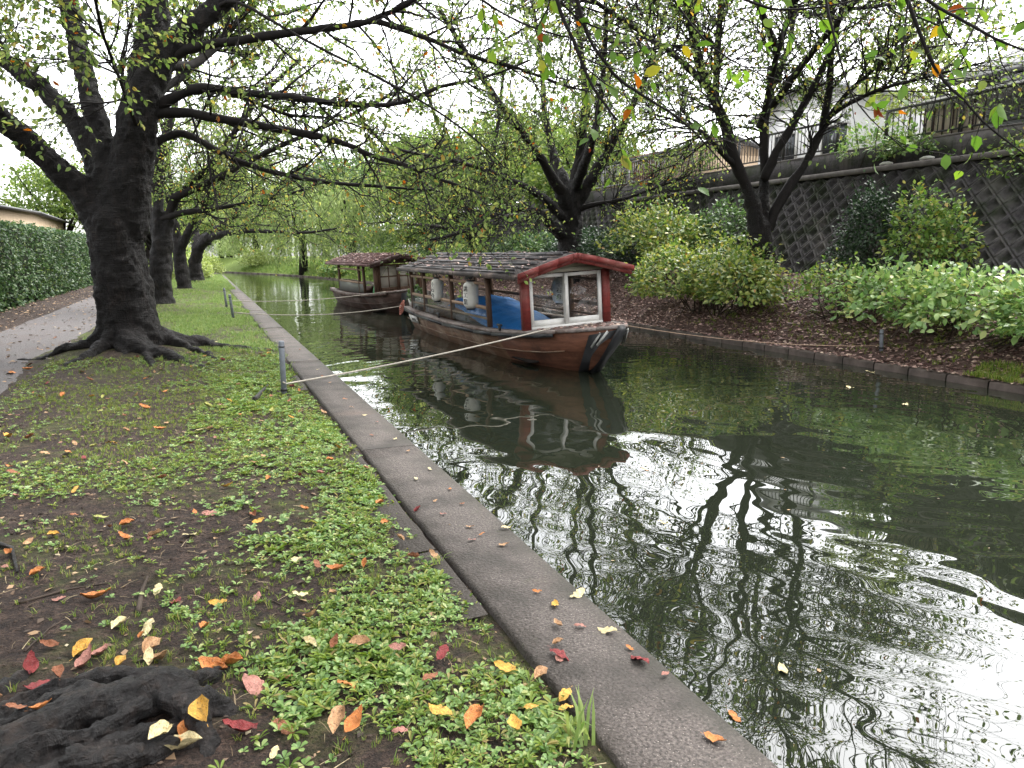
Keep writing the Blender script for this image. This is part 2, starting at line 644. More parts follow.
M['hull_brown'] = wood('weathered_hull_planks', (.06, .032, .02), (.24, .135, .08), .65, (3, .9, 9), .5, (.3, .23, .17))
M['hull_red'] = wood('red_brown_bow_planks', (.09, .034, .02), (.26, .11, .065), .6, (2, .9, 9), .5, (.08, .035, .022))
M['hull_dark'] = wood('dark_hull_planks', (.03, .018, .014), (.11, .06, .045), .65, (3, .9, 9), .4, (.16, .12, .1))
M['grey_wood'] = wood('silvered_deck_wood', (.12, .095, .085), (.33, .28, .255), .8, (14, 1.2, 14), .4, (.1, .06, .045))
M['post_wood'] = wood('brown_post_wood', (.05, .028, .018), (.15, .085, .055), .7, (10, 10, 1.2), .3)
M['rail_wood'] = wood('pale_rail_wood', (.2, .13, .085), (.42, .29, .2), .7, (12, 1.2, 12), .3)
M['roof_dark'] = wood('black_roof_boards', (.022, .019, .018), (.1, .084, .08), .75, (9, .8, 9), .6, (.2, .15, .13))
M['roof_pole'] = wood('dark_bamboo', (.012, .012, .014), (.06, .055, .06), .5, (9, .9, 9), .4, (.17, .15, .145))
M['roof_brown'] = wood('red_brown_roof_boards', (.06, .03, .028), (.16, .085, .08), .75, (9, .8, 9), .5, (.24, .16, .15))
M['red_paint'] = wood('faded_red_paint', (.085, .014, .012), (.23, .036, .03), .6, (1.5, 9, 9), .35, (.2, .07, .055))
M['brown_paint'] = plain('dark_brown_boards', (.06, .03, .025), .6, .3, 7, .4, .2)
M['white_paint'] = plain('white_frame_paint', (.68, .66, .62), .45, .14, 10, .5)
M['beige_board'] = plain('beige_lintel_board', (.36, .34, .27), .6, .2, 8, .4)
M['black_iron'] = plain('black_stem_iron', (.014, .014, .015), .5, .4, 10, .5, .2)
M['white_mark'] = plain('worn_white_mark', (.5, .49, .46), .6, .35, 22, .4)
M['tarp'] = None
m = NT('blue_tarpaulin')
n1 = m.noise(2.5, 5, .6)
m.base(m.ramp(n1, [(.3, (.02, .15, .45)), (.7, (.05, .26, .68))]))
m.rough(.4, .5)
m.bump(m.noise(6, 4, .6), .6, .05)
M['tarp'] = m.mat
M['green_net'] = plain('green_plastic', (.02, .2, .05), .45, .3, 12, .5)
M['ink'] = plain('black_ink', (.015, .014, .014), .7, .1, 10, .3)
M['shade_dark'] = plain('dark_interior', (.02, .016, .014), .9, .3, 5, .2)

m = NT('lantern_paper')
wv = m.n('ShaderNodeTexWave')
wv.bands_direction = 'Z'
wv.inputs['Scale'].default_value = 12
m.lk(m.co(), wv.inputs['Vector'])
m.base(m.ramp(m.noise(5, 4, .6), [(.3, (.66, .63, .57)), (.7, (.8, .78, .73))]))
m.rough(.7, .3)
m.bump(wv.outputs['Fac'], .5, .01)
M['paper'] = m.mat


def glass(name, tint, gl=.1, haze=0.0, hc=(.4, .42, .42)):
    m = NT(name)
    tr = m.n('ShaderNodeBsdfTransparent')
    tr.inputs[0].default_value = (*tint, 1)
    go = m.n('ShaderNodeBsdfGlossy')
    go.inputs['Roughness'].default_value = .03
    mx = m.n('ShaderNodeMixShader')
    mx.inputs[0].default_value = gl
    m.lk(tr.outputs[0], mx.inputs[1])
    m.lk(go.outputs[0], mx.inputs[2])
    out = mx
    if haze:
        df = m.n('ShaderNodeBsdfDiffuse')
        df.inputs[0].default_value = (*hc, 1)
        m2 = m.n('ShaderNodeMixShader')
        m2.inputs[0].default_value = haze
        m.lk(mx.outputs[0], m2.inputs[1])
        m.lk(df.outputs[0], m2.inputs[2])
        out = m2
    m.lk(out.outputs[0], m.out.inputs['Surface'])
    m.t.nodes.remove(m.b)
    return m.mat


M['glass'] = glass('door_glass', (.95, .96, .95), .03)
M['acrylic'] = glass('scratched_acrylic', (.9, .92, .91), .04, .06)
M['frosted'] = glass('frosted_pane', (.7, .7, .68), .05, .75, (.46, .42, .37))
M['mesh_panel'] = glass('grey_mesh_panel', (.55, .55, .53), .03, .55, (.25, .25, .23))
M['house_white'] = plain('white_render', (.8, .79, .78), .8, .06, 2, .3)
M['house_beige'] = plain('beige_siding', (.66, .56, .45), .7, .12, 4, .3)
M['house_tan'] = plain('tan_wall', (.4, .3, .2), .75, .15, 3, .3)
M['roof_pale'] = plain('pale_metal_roof', (.5, .5, .52), .5, .15, 4, .4)
M['house_grey'] = plain('grey_wall', (.33, .34, .36), .75, .15, 3, .3)
M['roof_tile'] = plain('grey_roof_tile', (.12, .12, .125), .6, .3, 6, .4, .4)
M['window_dark'] = plain('dark_window', (.03, .035, .04), .15, .2, 3, .6)
M['brown_door'] = wood('brown_garage_door', (.12, .06, .03), (.26, .14, .08), .6, (2, 2, 12), .2)

# ------------------------------------------------------------------ the lie of the land
T1 = (-1.08, 12.43)
NEAR_TREES = [T1, (-1.14, 23.1), (-.66, 32.6), (-.25, 41.5)]
WZ = -.28


def near_edge(y):
    return 1.5 - np.clip(np.asarray(y, float) - 58, 0, None) ** 2 / 60


def far_edge(y):
    return 9.66 - np.clip(np.asarray(y, float) - 40, 0, None) ** 2 / 190


def gz(x, y):
    "height of the near bank"
    x = np.asarray(x, float)
    y = np.asarray(y, float)
    z = .05 * (fbm(x * .9, y * .9, 3) - .5) + .035 * (fbm(x * 5 + 3, y * 5, 3) - .5)
    for i, (tx, ty) in enumerate(NEAR_TREES):
        z = z + (.2 if i == 0 else .16) * np.exp(-((x - tx) ** 2 + (y - ty) ** 2) / 1.3)
    z = z + .05 * np.exp(-((x + .75) ** 2 + (y - 2.3) ** 2) / .25)
    p = sstep(-2.35, -1.85, x)
    z = z * p + (1 - p) * -.02
    e = near_edge(y)
    z = z - .035 * sstep(-.75, -.42, x - e)
    return z


def fz(x, y):
    "height of the far bank"
    x = np.asarray(x, float)
    e = far_edge(y)
    t = np.clip((x - e - .25) / 3.2, 0, 1)
    z = -.185 + 1.245 * t ** .85
    z = z + .12 * (fbm(x * 1.1 + 40, np.asarray(y, float) * 1.1, 4) - .5) * sstep(0, .4, t) * (1 - .6 * sstep(.8, 1, t))
    return z


def build_setting():
    a = Acc()
    a.faces([(-1200, -1200, -1.6), (1200, -1200, -1.6), (1200, 1200, -1.6), (-1200, 1200, -1.6)], [(0, 1, 2, 3)])
    tag(a.build('ground', M['slope']), kind='structure')
    # near bank, fine in front of the camera and coarser away from it
    a = Acc()
    U = np.concatenate([np.linspace(-60, -9, 18), np.linspace(-8, -2.6, 16), np.linspace(-2.4, -.44, 110)])
    V = np.concatenate([np.linspace(-8, .8, 14), np.linspace(1, 7, 190), np.linspace(7.1, 16, 130), np.linspace(16.5, 60, 110), np.linspace(61, 130, 50)])
    UU, VV = np.meshgrid(U, V)
    XX = UU + near_edge(VV)
    a.gridp(XX, VV, gz(XX, VV))
    tag(a.build('near_bank', M['soil'], smooth=True), kind='structure')
    # gravel path
    a = Acc()
    V = np.linspace(-8, 75, 180)
    U = np.linspace(0, 1, 10)
    UU, VV = np.meshgrid(U, V)
    wob = .09 * (fbm(VV * 1.3, VV * 0 + 4, 3) - .5)
    XX = -3.72 + UU * 1.62 + wob * (UU * 2 - 1) * 1.5
    a.gridp(XX, VV, np.full_like(XX, -.004) - .012 * (np.abs(UU - .5) * 2) ** 4)
    tag(a.build('path', M['path'], smooth=True), kind='structure')
    # near kerb: slabs with joints
    a = Acc()
    y = -10.0
    while y < 75:
        L = 5.2 if y < 40 else 3
        y1 = y + L - .008
        x0, x1 = near_edge(y), near_edge(y1)
        tl = -.002 * rng.random()
        bv = .018
        prof = [(-.44, -.9), (-.44, tl - bv * .6), (-.44 + bv, tl), (-bv, tl), (0, tl - bv), (0, -.9)]
        ys = np.linspace(y, y1, 17)
        P = np.array([[(near_edge(q) + px + .006 * (fbm(q * 5, px * 9, 3) - .5), q, pz + .004 * (vnoise(q * 3, px * 7) - .5)) for px, pz in prof] for q in ys])
        n = len(prof)
        fs = [(i * n + j, i * n + j + 1, (i + 1) * n + j + 1, (i + 1) * n + j) for i in range(16) for j in range(n - 1)]
        fs += [tuple(range(n)), tuple(16 * n + k for k in reversed(range(n)))]
        a.faces(P.reshape(-1, 3), fs)
        y += L
    tag(a.build('near_kerb', M['kerb']), kind='structure')
    # broken strip of older concrete behind the kerb
    a = Acc()
    for (y0, y1, wd) in ((2.75, 3.5, .2), (3.52, 4.7, .24), (4.9, 6.2, .12), (8.5, 9.6, .15)):
        ys = np.linspace(y0, y1, 14)
        L = [(1.035 - wd * (.75 + .5 * fbm(q * 4, 3, 3)), q, -.022) for q in ys]
        Rr = [(1.035 - .012 * vnoise(q * 6, 8), q, -.012) for q in ys]
        lo = [(p[0] - .01, p[1], -.12) for p in L]
        fs = [(i, 14 + i, 15 + i, i + 1) for i in range(13)] + [(28 + i, i, i + 1, 29 + i) for i in range(13)]
        a.faces(L + Rr + lo, fs)
    tag(a.build('concrete_strip', M['kerb']), kind='structure')
    # water
    a = Acc()
    a.faces([(-60, -14, WZ), (14, -14, WZ), (14, 150, WZ), (-60, 150, WZ)], [(0, 1, 2, 3)])
    tag(a.build('water', M['water']), kind='structure')
    # far bank
    a = Acc()
    U = np.concatenate([np.linspace(0.2, 3.6, 46), np.linspace(3.9, 40, 14)])
    V = np.concatenate([np.linspace(-14, 3, 20), np.linspace(3.2, 26, 150), np.linspace(26.5, 140, 150)])
    UU, VV = np.meshgrid(U, V)
    XX = UU + far_edge(VV)
    a.gridp(XX, VV, fz(XX, VV))
    tag(a.build('far_bank', M['slope'], smooth=True), kind='structure')
    # far kerb of short blocks
    a = Acc()
    y = -12.0
    while y < 100:
        L = .62 if y < 34 else 1.4
        y1 = y + L - .02
        dz = .012 * (rng.random() - .5)
        x0, x1 = float(far_edge(y)), float(far_edge(y1))
        P = []
        for (xx, yy) in ((x0, y), (x1, y1)):
            P += [(xx, yy, -.9), (xx + .01, yy, -.2 + dz), (xx + .03, yy, -.18 + dz), (xx + .2, yy, -.172 + dz), (xx + .2, yy, -.9)]
        a.faces(P, [(0, 5, 6, 1), (1, 6, 7, 2), (2, 7, 8, 3), (3, 8, 9, 4), (4, 3, 2, 1, 0), (5, 6, 7, 8, 9)][::1])
        y += L
    tag(a.build('far_kerb', M['kerb_far']), kind='structure')
    # terrace on top of the retaining wall
    a = Acc()
    a.faces([(14.25, -14, 3.36), (300, -14, 3.36), (300, 140, 3.36), (14.25, 140, 3.36)], [(0, 1, 2, 3)])
    tag(a.build('terrace', M['concrete']), kind='structure')


build_setting()

# ------------------------------------------------------------------ retaining wall of diamond blocks
def retaining_wall():
    t = thing('retaining_wall', 'tall dark sloping retaining wall of recessed diamond blocks on the far bank', 'wall', (13.0, 10, 1.0))
    x0, z0, x1, z1 = 13.0, .85, 14.05, 3.3
    sl = nrm([x1 - x0, 0, z1 - z0])
    H = math.hypot(x1 - x0, z1 - z0)
    nr = np.array([-sl[2], 0, sl[0]])
    P = .42
    a = Acc()
    ys = np.arange(-12, 46, P)
    O = np.array([x0, 0, z0])

    def w2(u, v, dp):
        return O + sl * v + np.array([0, u, 0]) + nr * dp
    v = -P / 2
    row = 0
    while v < H + P / 2:
        for u in ys + (P / 2 if row % 2 else 0):
            h = P / 2
            ring = []
            for (k, dp) in ((1.0, -.03), (.93, .0), (.72, .0), (.62, -.1)):
                ring += [w2(u - h * k, v, dp), w2(u, v - h * k, dp), w2(u + h * k, v, dp), w2(u, v + h * k, dp)]
            fs = []
            for r in range(3):
                for q in range(4):
                    q2 = (q + 1) % 4
                    fs.append((r * 4 + q, r * 4 + q2, r * 4 + 4 + q2, r * 4 + 4 + q))
            fs.append((12, 13, 14, 15))
            V = np.array(ring)
            # keep blocks between foot and coping
            s = np.clip((V - O) @ sl, 0, H)
            V = V - np.outer((V - O) @ sl - s, sl)
            a.faces(V, fs)
        v += P / 2
        row += 1
    a.build('blockwork', M['block'], t).location = (-13.0, -10, -1.0)
    a = Acc()
    a.box((14.14, 17, 3.36), (.3, 60, .12))
    a.build('coping', M['concrete'], t).location = (-13.0, -10, -1.0)
    a = Acc()
    a.box((14.42, 17, 3.62), (.18, 60, .52))
    a.build('parapet', M['block'], t).location = (-13.0, -10, -1.0)
    a = Acc()
    a.box((14.42, 17, 3.9), (.22, 60, .04))
    a.build('parapet_cap', M['concrete'], t).location = (-13.0, -10, -1.0)


retaining_wall()


def railing(name, label, y0, y1, x, z, h, mat, step=.13, pstep=1.5):
    t = thing(name, label, 'railing', (x, (y0 + y1) / 2, z))
    c = (y0 + y1) / 2
    a = Acc()
    a.box((0, 0, h), (.05, y1 - y0, .05))
    a.box((0, 0, .1), (.035, y1 - y0, .035))
    a.build('rail', mat, t)
    a = Acc()
    for q in np.arange(y0 + step, y1, step):
        a.box((0, q - c, h / 2 + .05), (.016, .016, h - .13))
    a.build('bars', mat, t)
    for q in np.arange(y0, y1 + .01, pstep):
        a = Acc()
        a.box((0, q - c, h / 2), (.06, .06, h))
        a.build('post', mat, t)


railing('railing', 'dark barred railing on the parapet in front of the beige panelled lean-to', 2.0, 12.8, 14.42, 3.92, .72, M['rail_dark'], .14, 1.8)
railing('railing', 'dark barred railing on the parapet behind the multi stemmed cherry tree', 14.2, 19.6, 14.42, 3.92, .75, M['rail_dark'], .12, 1.8)
railing('railing', 'pale grey barred railing on the parapet before the tan garage', 20.0, 33.5, 14.42, 3.92, .8, M['rail_grey'], .14, 1.9)

# ------------------------------------------------------------------ houses on the terrace and behind the hedge
def gable_roof(a, x0, x1, y0, y1, ze, rise, along='y', over=.35, th=.1):
    if along == 'y':
        xm = (x0 + x1) / 2
        A = [(x0 - over, ze), (xm, ze + rise), (x1 + over, ze)]
        for (p, q) in ((A[0], A[1]), (A[1], A[2])):
            a.faces([(p[0], y0 - over, p[1]), (q[0], y0 - over, q[1]), (q[0], y1 + over, q[1]), (p[0], y1 + over, p[1]),
                     (p[0], y0 - over, p[1] - th), (q[0], y0 - over, q[1] - th), (q[0], y1 + over, q[1] - th), (p[0], y1 + over, p[1] - th)],
                    [(0, 1, 2, 3), (7, 6, 5, 4), (0, 4, 5, 1), (1, 5, 6, 2), (2, 6, 7, 3), (3, 7, 4, 0)])
    else:
        ym = (y0 + y1) / 2
        A = [(y0 - over, ze), (ym, ze + rise), (y1 + over, ze)]
        for (p, q) in ((A[0], A[1]), (A[1], A[2])):
            a.faces([(x0 - over, p[0], p[1]), (x1 + over, p[0], p[1]), (x1 + over, q[0], q[1]), (x0 - over, q[0], q[1]),
                     (x0 - over, p[0], p[1] - th), (x1 + over, p[0], p[1] - th), (x1 + over, q[0], q[1] - th), (x0 - over, q[0], q[1] - th)],
                    [(0, 1, 2, 3), (7, 6, 5, 4), (0, 4, 5, 1), (1, 5, 6, 2), (2, 6, 7, 3), (3, 7, 4, 0)])


def house(name, label, x0, x1, y0, y1, z0, ze, rise, wm, rm, along='y', wins=(), over=.4, door=None, cat='house'):
    t = thing(name, label, cat)
    a = Acc()
    a.box(((x0 + x1) / 2, (y0 + y1) / 2, (z0 + ze) / 2), (x1 - x0, y1 - y0, ze - z0))
    if along == 'x':
        ym = (y0 + y1) / 2
        for xx in (x0, x1):
            a.faces([(xx, y0, ze), (xx, y1, ze), (xx, ym, ze + rise * .93)], [(0, 1, 2)])
    else:
        xm = (x0 + x1) / 2
        for yy in (y0, y1):
            a.faces([(x0, yy, ze), (x1, yy, ze), (xm, yy, ze + rise * .93)], [(0, 1, 2)])
    a.build('wall', wm, t)
    a = Acc()
    gable_roof(a, x0, x1, y0, y1, ze, rise, along, over)
    a.build('roof', rm, t)
    for (yc, zc, wy, wz) in wins:
        a = Acc()
        xf = x0 - .03
        for s in (-1, 1):
            a.box((xf, yc + s * wy / 2, zc), (.06, .06, wz + .06))
            a.box((xf, yc, zc + s * wz / 2), (.064, wy - .06, .06))
        f = a.build('window', M['white_paint'], t)
        a = Acc()
        a.box((xf + .012, yc, zc), (.02, wy - .06, wz - .06))
        a.build('pane', M['window_dark'], f)
    if door:
        yc, zc, wy, wz = door
        a = Acc()
        a.box((x0 - .03, yc, zc), (.06, wy, wz))
        a.build('door', M['brown_door'], t)
    return t


house('house', 'grey walled house with dark tiled roof above the beige panelled lean-to', 16.6, 25, 2.5, 12.4, 3.36, 5.35, 1.9, M['house_grey'], M['roof_tile'], 'y', [(5.5, 4.4, 1.6, 1.0), (9.6, 4.4, 1.4, 1.0)], .6)
house('house', 'white rendered house with pale roof half hidden behind the multi stemmed cherry tree', 18.0, 25, 16.4, 21.2, 3.36, 6.0, .9, M['house_white'], M['roof_pale'], 'x', [(17.8, 4.9, 1.0, .9), (19.9, 4.9, 1.0, .9)], .3)
house('garage', 'low tan garage with brown door behind the pale railing', 16.4, 21.5, 24.0, 31.5, 3.36, 5.25, .7, M['house_tan'], M['roof_tile'], 'y', [], .3, (26.2, 4.5, 2.6, 1.7), 'garage')
house('house', 'low beige building with flat dark eaves beyond the clipped hedge', -19, -9.4, 44, 66, 0, 3.9, .2, M['house_tan'], M['roof_tile'], 'x', [], .4)


def leanto():
    t = thing('lean_to_shed', 'beige panelled lean-to with white beam on the parapet', 'shed', (14.75, 11.4, 3.36))
    a = Acc()
    for k in range(6):
        a.box((0, -.55 + k * .225, .8), (.06, .2, .86))
    a.build('panel', M['house_beige'], t)
    a = Acc()
    for k in range(7):
        a.box((-.035, -.662 + k * .225, .8), (.03, .022, .88))
    a.build('batten', M['brown_paint'], t)
    a = Acc()
    a.box((.1, -3.3, 1.32), (.5, 8.0, .14))
    a.build('beam', M['house_white'], t)
    a = Acc()
    a.beam((.15, -3.3, 1.46), (2.2, -3.3, 1.85), 8.4, .07, up=(0, 0, 1))
    a.build('roof', M['roof_tile'], t)
    for q in (-7.1, -4.2, -1.6):
        a = Acc()
        a.box((0, q, .62), (.1, .1, 1.24))
        a.build('post', M['house_white'], t)
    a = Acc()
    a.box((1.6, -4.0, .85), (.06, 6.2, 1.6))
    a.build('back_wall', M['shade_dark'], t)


leanto()

# ------------------------------------------------------------------ trees
class Tree:
    def __init__(s):
        s.w = Acc()          # branches
        s.lp = []            # leaf positions
        s.la = []            # leaf axes
        s.clear = None       # bare zone round the trunk

    def limb(s, pts, r0, r1, n=8):
        P = np.asarray(pts, float)
        # smooth the traced points
        m = len(P)
        tt = np.linspace(0, m - 1, (m - 1) * 4 + 1)
        Q = []
        for t in tt:
            i = min(int(t), m - 2)
            f = t - i
            p0, p1, p2, p3 = P[max(i - 1, 0)], P[i], P[i + 1], P[min(i + 2, m - 1)]
            Q.append(.5 * ((2 * p1) + (-p0 + p2) * f + (2 * p0 - 5 * p1 + 4 * p2 - p3) * f * f + (-p0 + 3 * p1 - 3 * p2 + p3) * f ** 3))
        Q = np.array(Q)
        rr = r0 + (r1 - r0) * np.linspace(0, 1, len(Q)) ** .8
        Q[1:-1] += rng.normal(size=(len(Q) - 2, 3)) * rr[1:-1, None] * .12
        s.w.tube(Q, rr * (1 + .1 * rng.normal(size=len(Q))), n)
        return Q, rr

    def sprout(s, Q, rr, count, lmin, lmax, lvl, up=.25, t0=.15, pl=None, side=None):
        for _ in range(count):
            t = t0 + (1 - t0) * rng.random()
            i = min(int(t * (len(Q) - 1)), len(Q) - 2)
            tan = nrm(Q[i + 1] - Q[i])
            v = nrm(rng.normal(size=3))
            v = nrm(v - tan * (v @ tan))
            d = tan * (.45 + .5 * rng.random()) + v * .9 + np.array([0, 0, up])
            if side is not None:
                d = d + np.asarray(side) * .5
            s.grow(Q[i], nrm(d), lmin + (lmax - lmin) * rng.random() * (1 - .35 * t), min(rr[i] * .55, .03 if pl is None else pl), lvl, up)

    def grow(s, p, d, L, r, lvl, up=.1, lv=None):
        n = max(3, int(L / .28))
        n = min(n, 8)
        P = [np.asarray(p, float)]
        st = L / n
        dd = nrm(d)
        for k in range(n):
            dd = nrm(dd + rng.normal(size=3) * .16 + np.array([0, 0, up * .12 if lvl > 0 else -.03]))
            P.append(P[-1] + dd * st)
        P = np.array(P)
        r1 = max(r * .35, .002)
        r = max(r, .003)
        s.w.tube(P, np.linspace(r, r1, len(P)), 5 if r > .02 else 4 if r > .01 else 3, caps=False)
        if lvl <= 0:
            k = s.lpt
            kk = rng.poisson(k)
            if kk:
                tt = .15 + .85 * rng.random(kk)
                idx = tt * n
                i = np.minimum(idx.astype(int), n - 1)
                f = (idx - i)[:, None]
                pos = P[i] * (1 - f) + P[i + 1] * f
                s.lp.append(pos)
                ax = dd[None] * .5 + rng.normal(size=(kk, 3)) * .6 + np.array([0, 0, -.45])
                s.la.append(ax)
            return
        nb = s.nb[lvl] if isinstance(s.nb, dict) else s.nb
        for k in range(nb):
            t = (k + .6 + .5 * rng.random()) / (nb + .3)
            t = min(t, 1.0)
            i = min(int(t * n), n - 1)
            f = t * n - i
            q = P[i] * (1 - f) + P[i + 1] * f
            tan = nrm(P[i + 1] - P[i])
            v = nrm(rng.normal(size=3))
            v = nrm(v - tan * (v @ tan))
            v[2] *= .75
            nd = tan * .8 + v * (.55 + .4 * rng.random()) + np.array([0, 0, up * .25])
            s.grow(q, nrm(nd), L * (.5 + .25 * rng.random()), r * (.62 - .2 * t), lvl - 1, up)

    def finish(s, t, leafmat, size=(.07, .11), trunk_mats=None, templ=LF, name='crown', woodmat=None, off=None):
        off = np.zeros(3) if off is None else np.asarray(off, float)
        o = s.w.build('branches', woodmat or M['bark_far'], t, smooth=True)
        o.location = -off
        if s.lp:
            P = np.concatenate(s.lp)
            A = np.concatenate(s.la)
            if s.clear:
                k = (np.hypot(P[:, 0] - s.clear[0], P[:, 1] - s.clear[1]) > s.clear[2]) | (P[:, 2] > s.clear[3])
                k |= rng.random(len(P)) < .12
                P, A = P[k], A[k]
            nn = rdirs(len(P)) * .8 + np.array([0, 0, .8])
            a = Acc()
            a.scatter(templ[0], templ[1], P, rotmats(A, nn), size[0] + (size[1] - size[0]) * rng.random(len(P)))
            o = a.build(name, leafmat, t)
            o.location = -off


def remesh(o, vox, smooth=4, rel=1.0):
    md = o.modifiers.new('fuse', 'REMESH')
    md.mode = 'VOXEL'
    md.voxel_size = vox
    md.use_smooth_shade = True
    sm = o.modifiers.new('soft', 'SMOOTH')
    sm.iterations = smooth
    for sc, stg in ((vox * 9, vox * 2.6), (vox * 3.2, vox * 1.3)):
        tx = bpy.data.textures.new('bark_relief', 'CLOUDS')
        tx.noise_scale = sc
        tx.noise_depth = 3
        dm = o.modifiers.new('relief', 'DISPLACE')
        dm.texture = tx
        dm.texture_coords = 'LOCAL'
        dm.strength = stg * rel
        dm.mid_level = .5
    return o


def rough_tube(a, pts, rad, n=14, amp=.12, seed=0):
    "a knobbly trunk or root"
    P = np.asarray(pts, float)
    m = len(P)
    tt = np.linspace(0, m - 1, (m - 1) * 5 + 1)
    Q = np.stack([np.interp(tt, np.arange(m), P[:, k]) for k in range(3)], 1)
    r = np.interp(tt, np.arange(m), rad)
    b = Acc()
    b.tube(Q, r, n)
    V = b.v[0]
    c = np.repeat(Q, n, 0)
    ang = np.tile(np.arange(n), len(Q)) / n * 6.28
    along = np.repeat(tt, n)
    f = 1 + amp * 2 * (fbm(np.cos(ang) * 1.6 + seed * 7 + 5, np.sin(ang) * 1.6 + along * .5 + seed * 3 + 5, 3) - .5)
    V = c + (V - c) * f[:, None]
    a.add(V, b.l[0], b.t[0])


def big_cherry():
    bx, by = T1
    t = thing('cherry_tree', 'huge dark cherry tree with thick leaning trunk beside the gravel path', 'tree', (bx, by, 0), group='cherry trees along the near bank')
    off = (bx, by, 0)
    Y = by
    a = Acc()
    # trunk, fluted towards the roots
    rough_tube(a, [(-1.0, Y, -.25), (-1.02, Y, .25), (-1.06, Y, .6), (-1.1, Y, 1.1), (-1.13, Y, 1.6), (-1.16, Y, 1.95), (-1.15, Y, 2.35), (-1.12, Y, 2.9)],
               [.56, .455, .415, .395, .385, .385, .31, .06], 22, .2, 1)
    def base(pts, r, amp=.14, seed=2):
        rough_tube(a, [at(*p) for p in pts], r, 14, amp, seed)
    base([(112, 258, Y), (103, 228, Y), (80, 190, 12.4), (50, 163, 12.3), (18, 133, 12.1), (-20, 100, 11.8)], [.15, .24, .19, .165, .155, .14])
    base([(118, 215, Y), (104, 178, Y + .1), (90, 146, Y + .2), (66, 112, 12.8), (42, 88, 12.95)], [.28, .2, .16, .14, .12], seed=4)
    base([(112, 200, Y), (103, 150, Y + .1), (93, 108, 12.6), (82, 62, 12.8), (72, 20, 13)], [.26, .18, .15, .14, .13], seed=5)
    base([(122, 262, Y), (126, 222, Y), (132, 160, Y - .05), (140, 110, Y - .1), (151, 62, Y - .1), (155, 20, Y - .1), (153, -30, Y - .2)], [.2, .31, .29, .27, .25, .21, .18], seed=6)
    base([(150, 85, Y - .1), (168, 52, Y - .2), (190, 27, Y - .3), (220, 5, 12), (262, -30, 11.7)], [.22, .17, .15, .13, .11], seed=7)
    # roots
    rr_ = np.random.default_rng(12)
    for k, (an, ln, r0) in enumerate([(-.25, 1.9, .15), (-.55, 1.5, .12), (-.05, 1.8, .11), (-1.2, 1.3, .14), (-1.65, 2.1, .13), (-2.1, 1.1, .13), (-2.6, 1.2, .12), (-3.0, .9, .12),
                                      (.5, 1.2, .13), (1.1, 1.2, .12), (2.2, 1.2, .12), (-.9, 1.0, .1), (-1.9, .8, .09), (.15, 1.4, .08)]):
        pts, rad = [], []
        a_ = an
        x_, y_ = bx + .3 * math.cos(an), by + .3 * math.sin(an)
        nst = 7
        for q in range(nst):
            f = q / (nst - 1)
            rad.append(r0 * (1.2 if q == 0 else .95) * (1 - .72 * f))
            pts.append((x_, y_, float(gz(x_, y_)) + (.17 if q == 0 else .05 if q == 1 else .03 - .055 * f) + .022 * rr_.normal()))
            a_ += rr_.normal() * .28
            x_ += ln / nst * 1.25 * math.cos(a_)
            y_ += ln / nst * 1.25 * math.sin(a_)
        rough_tube(a, pts, rad, 10, .3, k + 1)
    o = a.build('trunk', M['bark'], t)
    o.location = tuple(-x for x in off)
    remesh(o, .024, 9, 1.5)
    T = Tree()
    T.lpt = 6.2
    T.nb = {1: 6, 2: 6, 3: 5}
    L = []
    def limb(pts, r0, r1):
        if r0 <= .1:
            r0, r1 = r0 * .84, r1 * .9
        L.append(T.limb([at(*p) for p in pts], r0, r1))
        return L[-1]
    limb([(-20, 100, 11.8), (-60, 70, 11.5), (-130, 30, 11), (-220, -10, 10.4), (-320, -50, 9.6)], .15, .05)
    limb([(42, 88, 12.95), (0, 58, 13.2), (-60, 25, 13.6), (-140, -20, 14)], .14, .05)
    limb([(72, 20, 13), (60, -40, 13.3), (40, -120, 13.8), (20, -200, 14.2)], .15, .05)
    limb([(153, -30, 12.2), (150, -110, 12.1), (165, -190, 12), (180, -270, 12)], .19, .06)
    limb([(262, -30, 11.7), (320, -65, 11.2), (400, -105, 10.6), (490, -140, 10)], .12, .04)
    limb([(163, 66, 12.2), (185, 50, 12.1), (233, 42, 11.8), (300, 32, 11.2), (340, 27, 10.9), (373, 20, 10.6), (413, 0, 10.2), (460, -25, 9.8), (520, -60, 9.4)], .1, .025)
    limb([(373, 20, 10.6), (423, 37, 10.3), (473, 57, 10), (517, 68, 9.7), (563, 85, 9.4), (590, 92, 9.2)], .05, .012)
    limb([(146, 112, 12.3), (178, 96, 12.2), (205, 88, 12), (235, 92, 11.7), (290, 97, 11.2), (340, 104, 10.9), (400, 103, 10.6), (440, 87, 10.4), (490, 76, 10.2), (530, 60, 10)], .1, .015)
    limb([(215, 90, 12), (250, 100, 12.2), (290, 115, 12.2), (330, 118, 12.1), (370, 130, 12)], .05, .012)
    limb([(143, 120, 12.3), (175, 112, 12.2), (250, 124, 11.6), (310, 135, 11.2), (340, 142, 11), (370, 155, 10.8), (410, 167, 10.5), (440, 179, 10.3), (482, 194, 10)], .1, .018)
    limb([(136, 162, 12.4), (160, 140, 12.4), (185, 134, 12.3), (215, 150, 12), (250, 165, 11.8), (300, 178, 11.5), (345, 184, 11.2), (400, 188, 10.9), (440, 191, 10.7)], .085, .015)
    limb([(215, 10, 12), (237, 2, 11.6), (305, 40, 10.8), (411, 95, 10), (470, 135, 9.7), (505, 168, 9.5)], .035, .008)
    limb([(150, 60, 12.4), (190, 65, 13), (230, 30, 14), (270, -20, 15), (330, -70, 16)], .1, .03)
    limb([(140, 100, 12.5), (170, 85, 13.5), (215, 50, 14.6), (250, 25, 15.8), (310, 5, 17)], .09, .02)
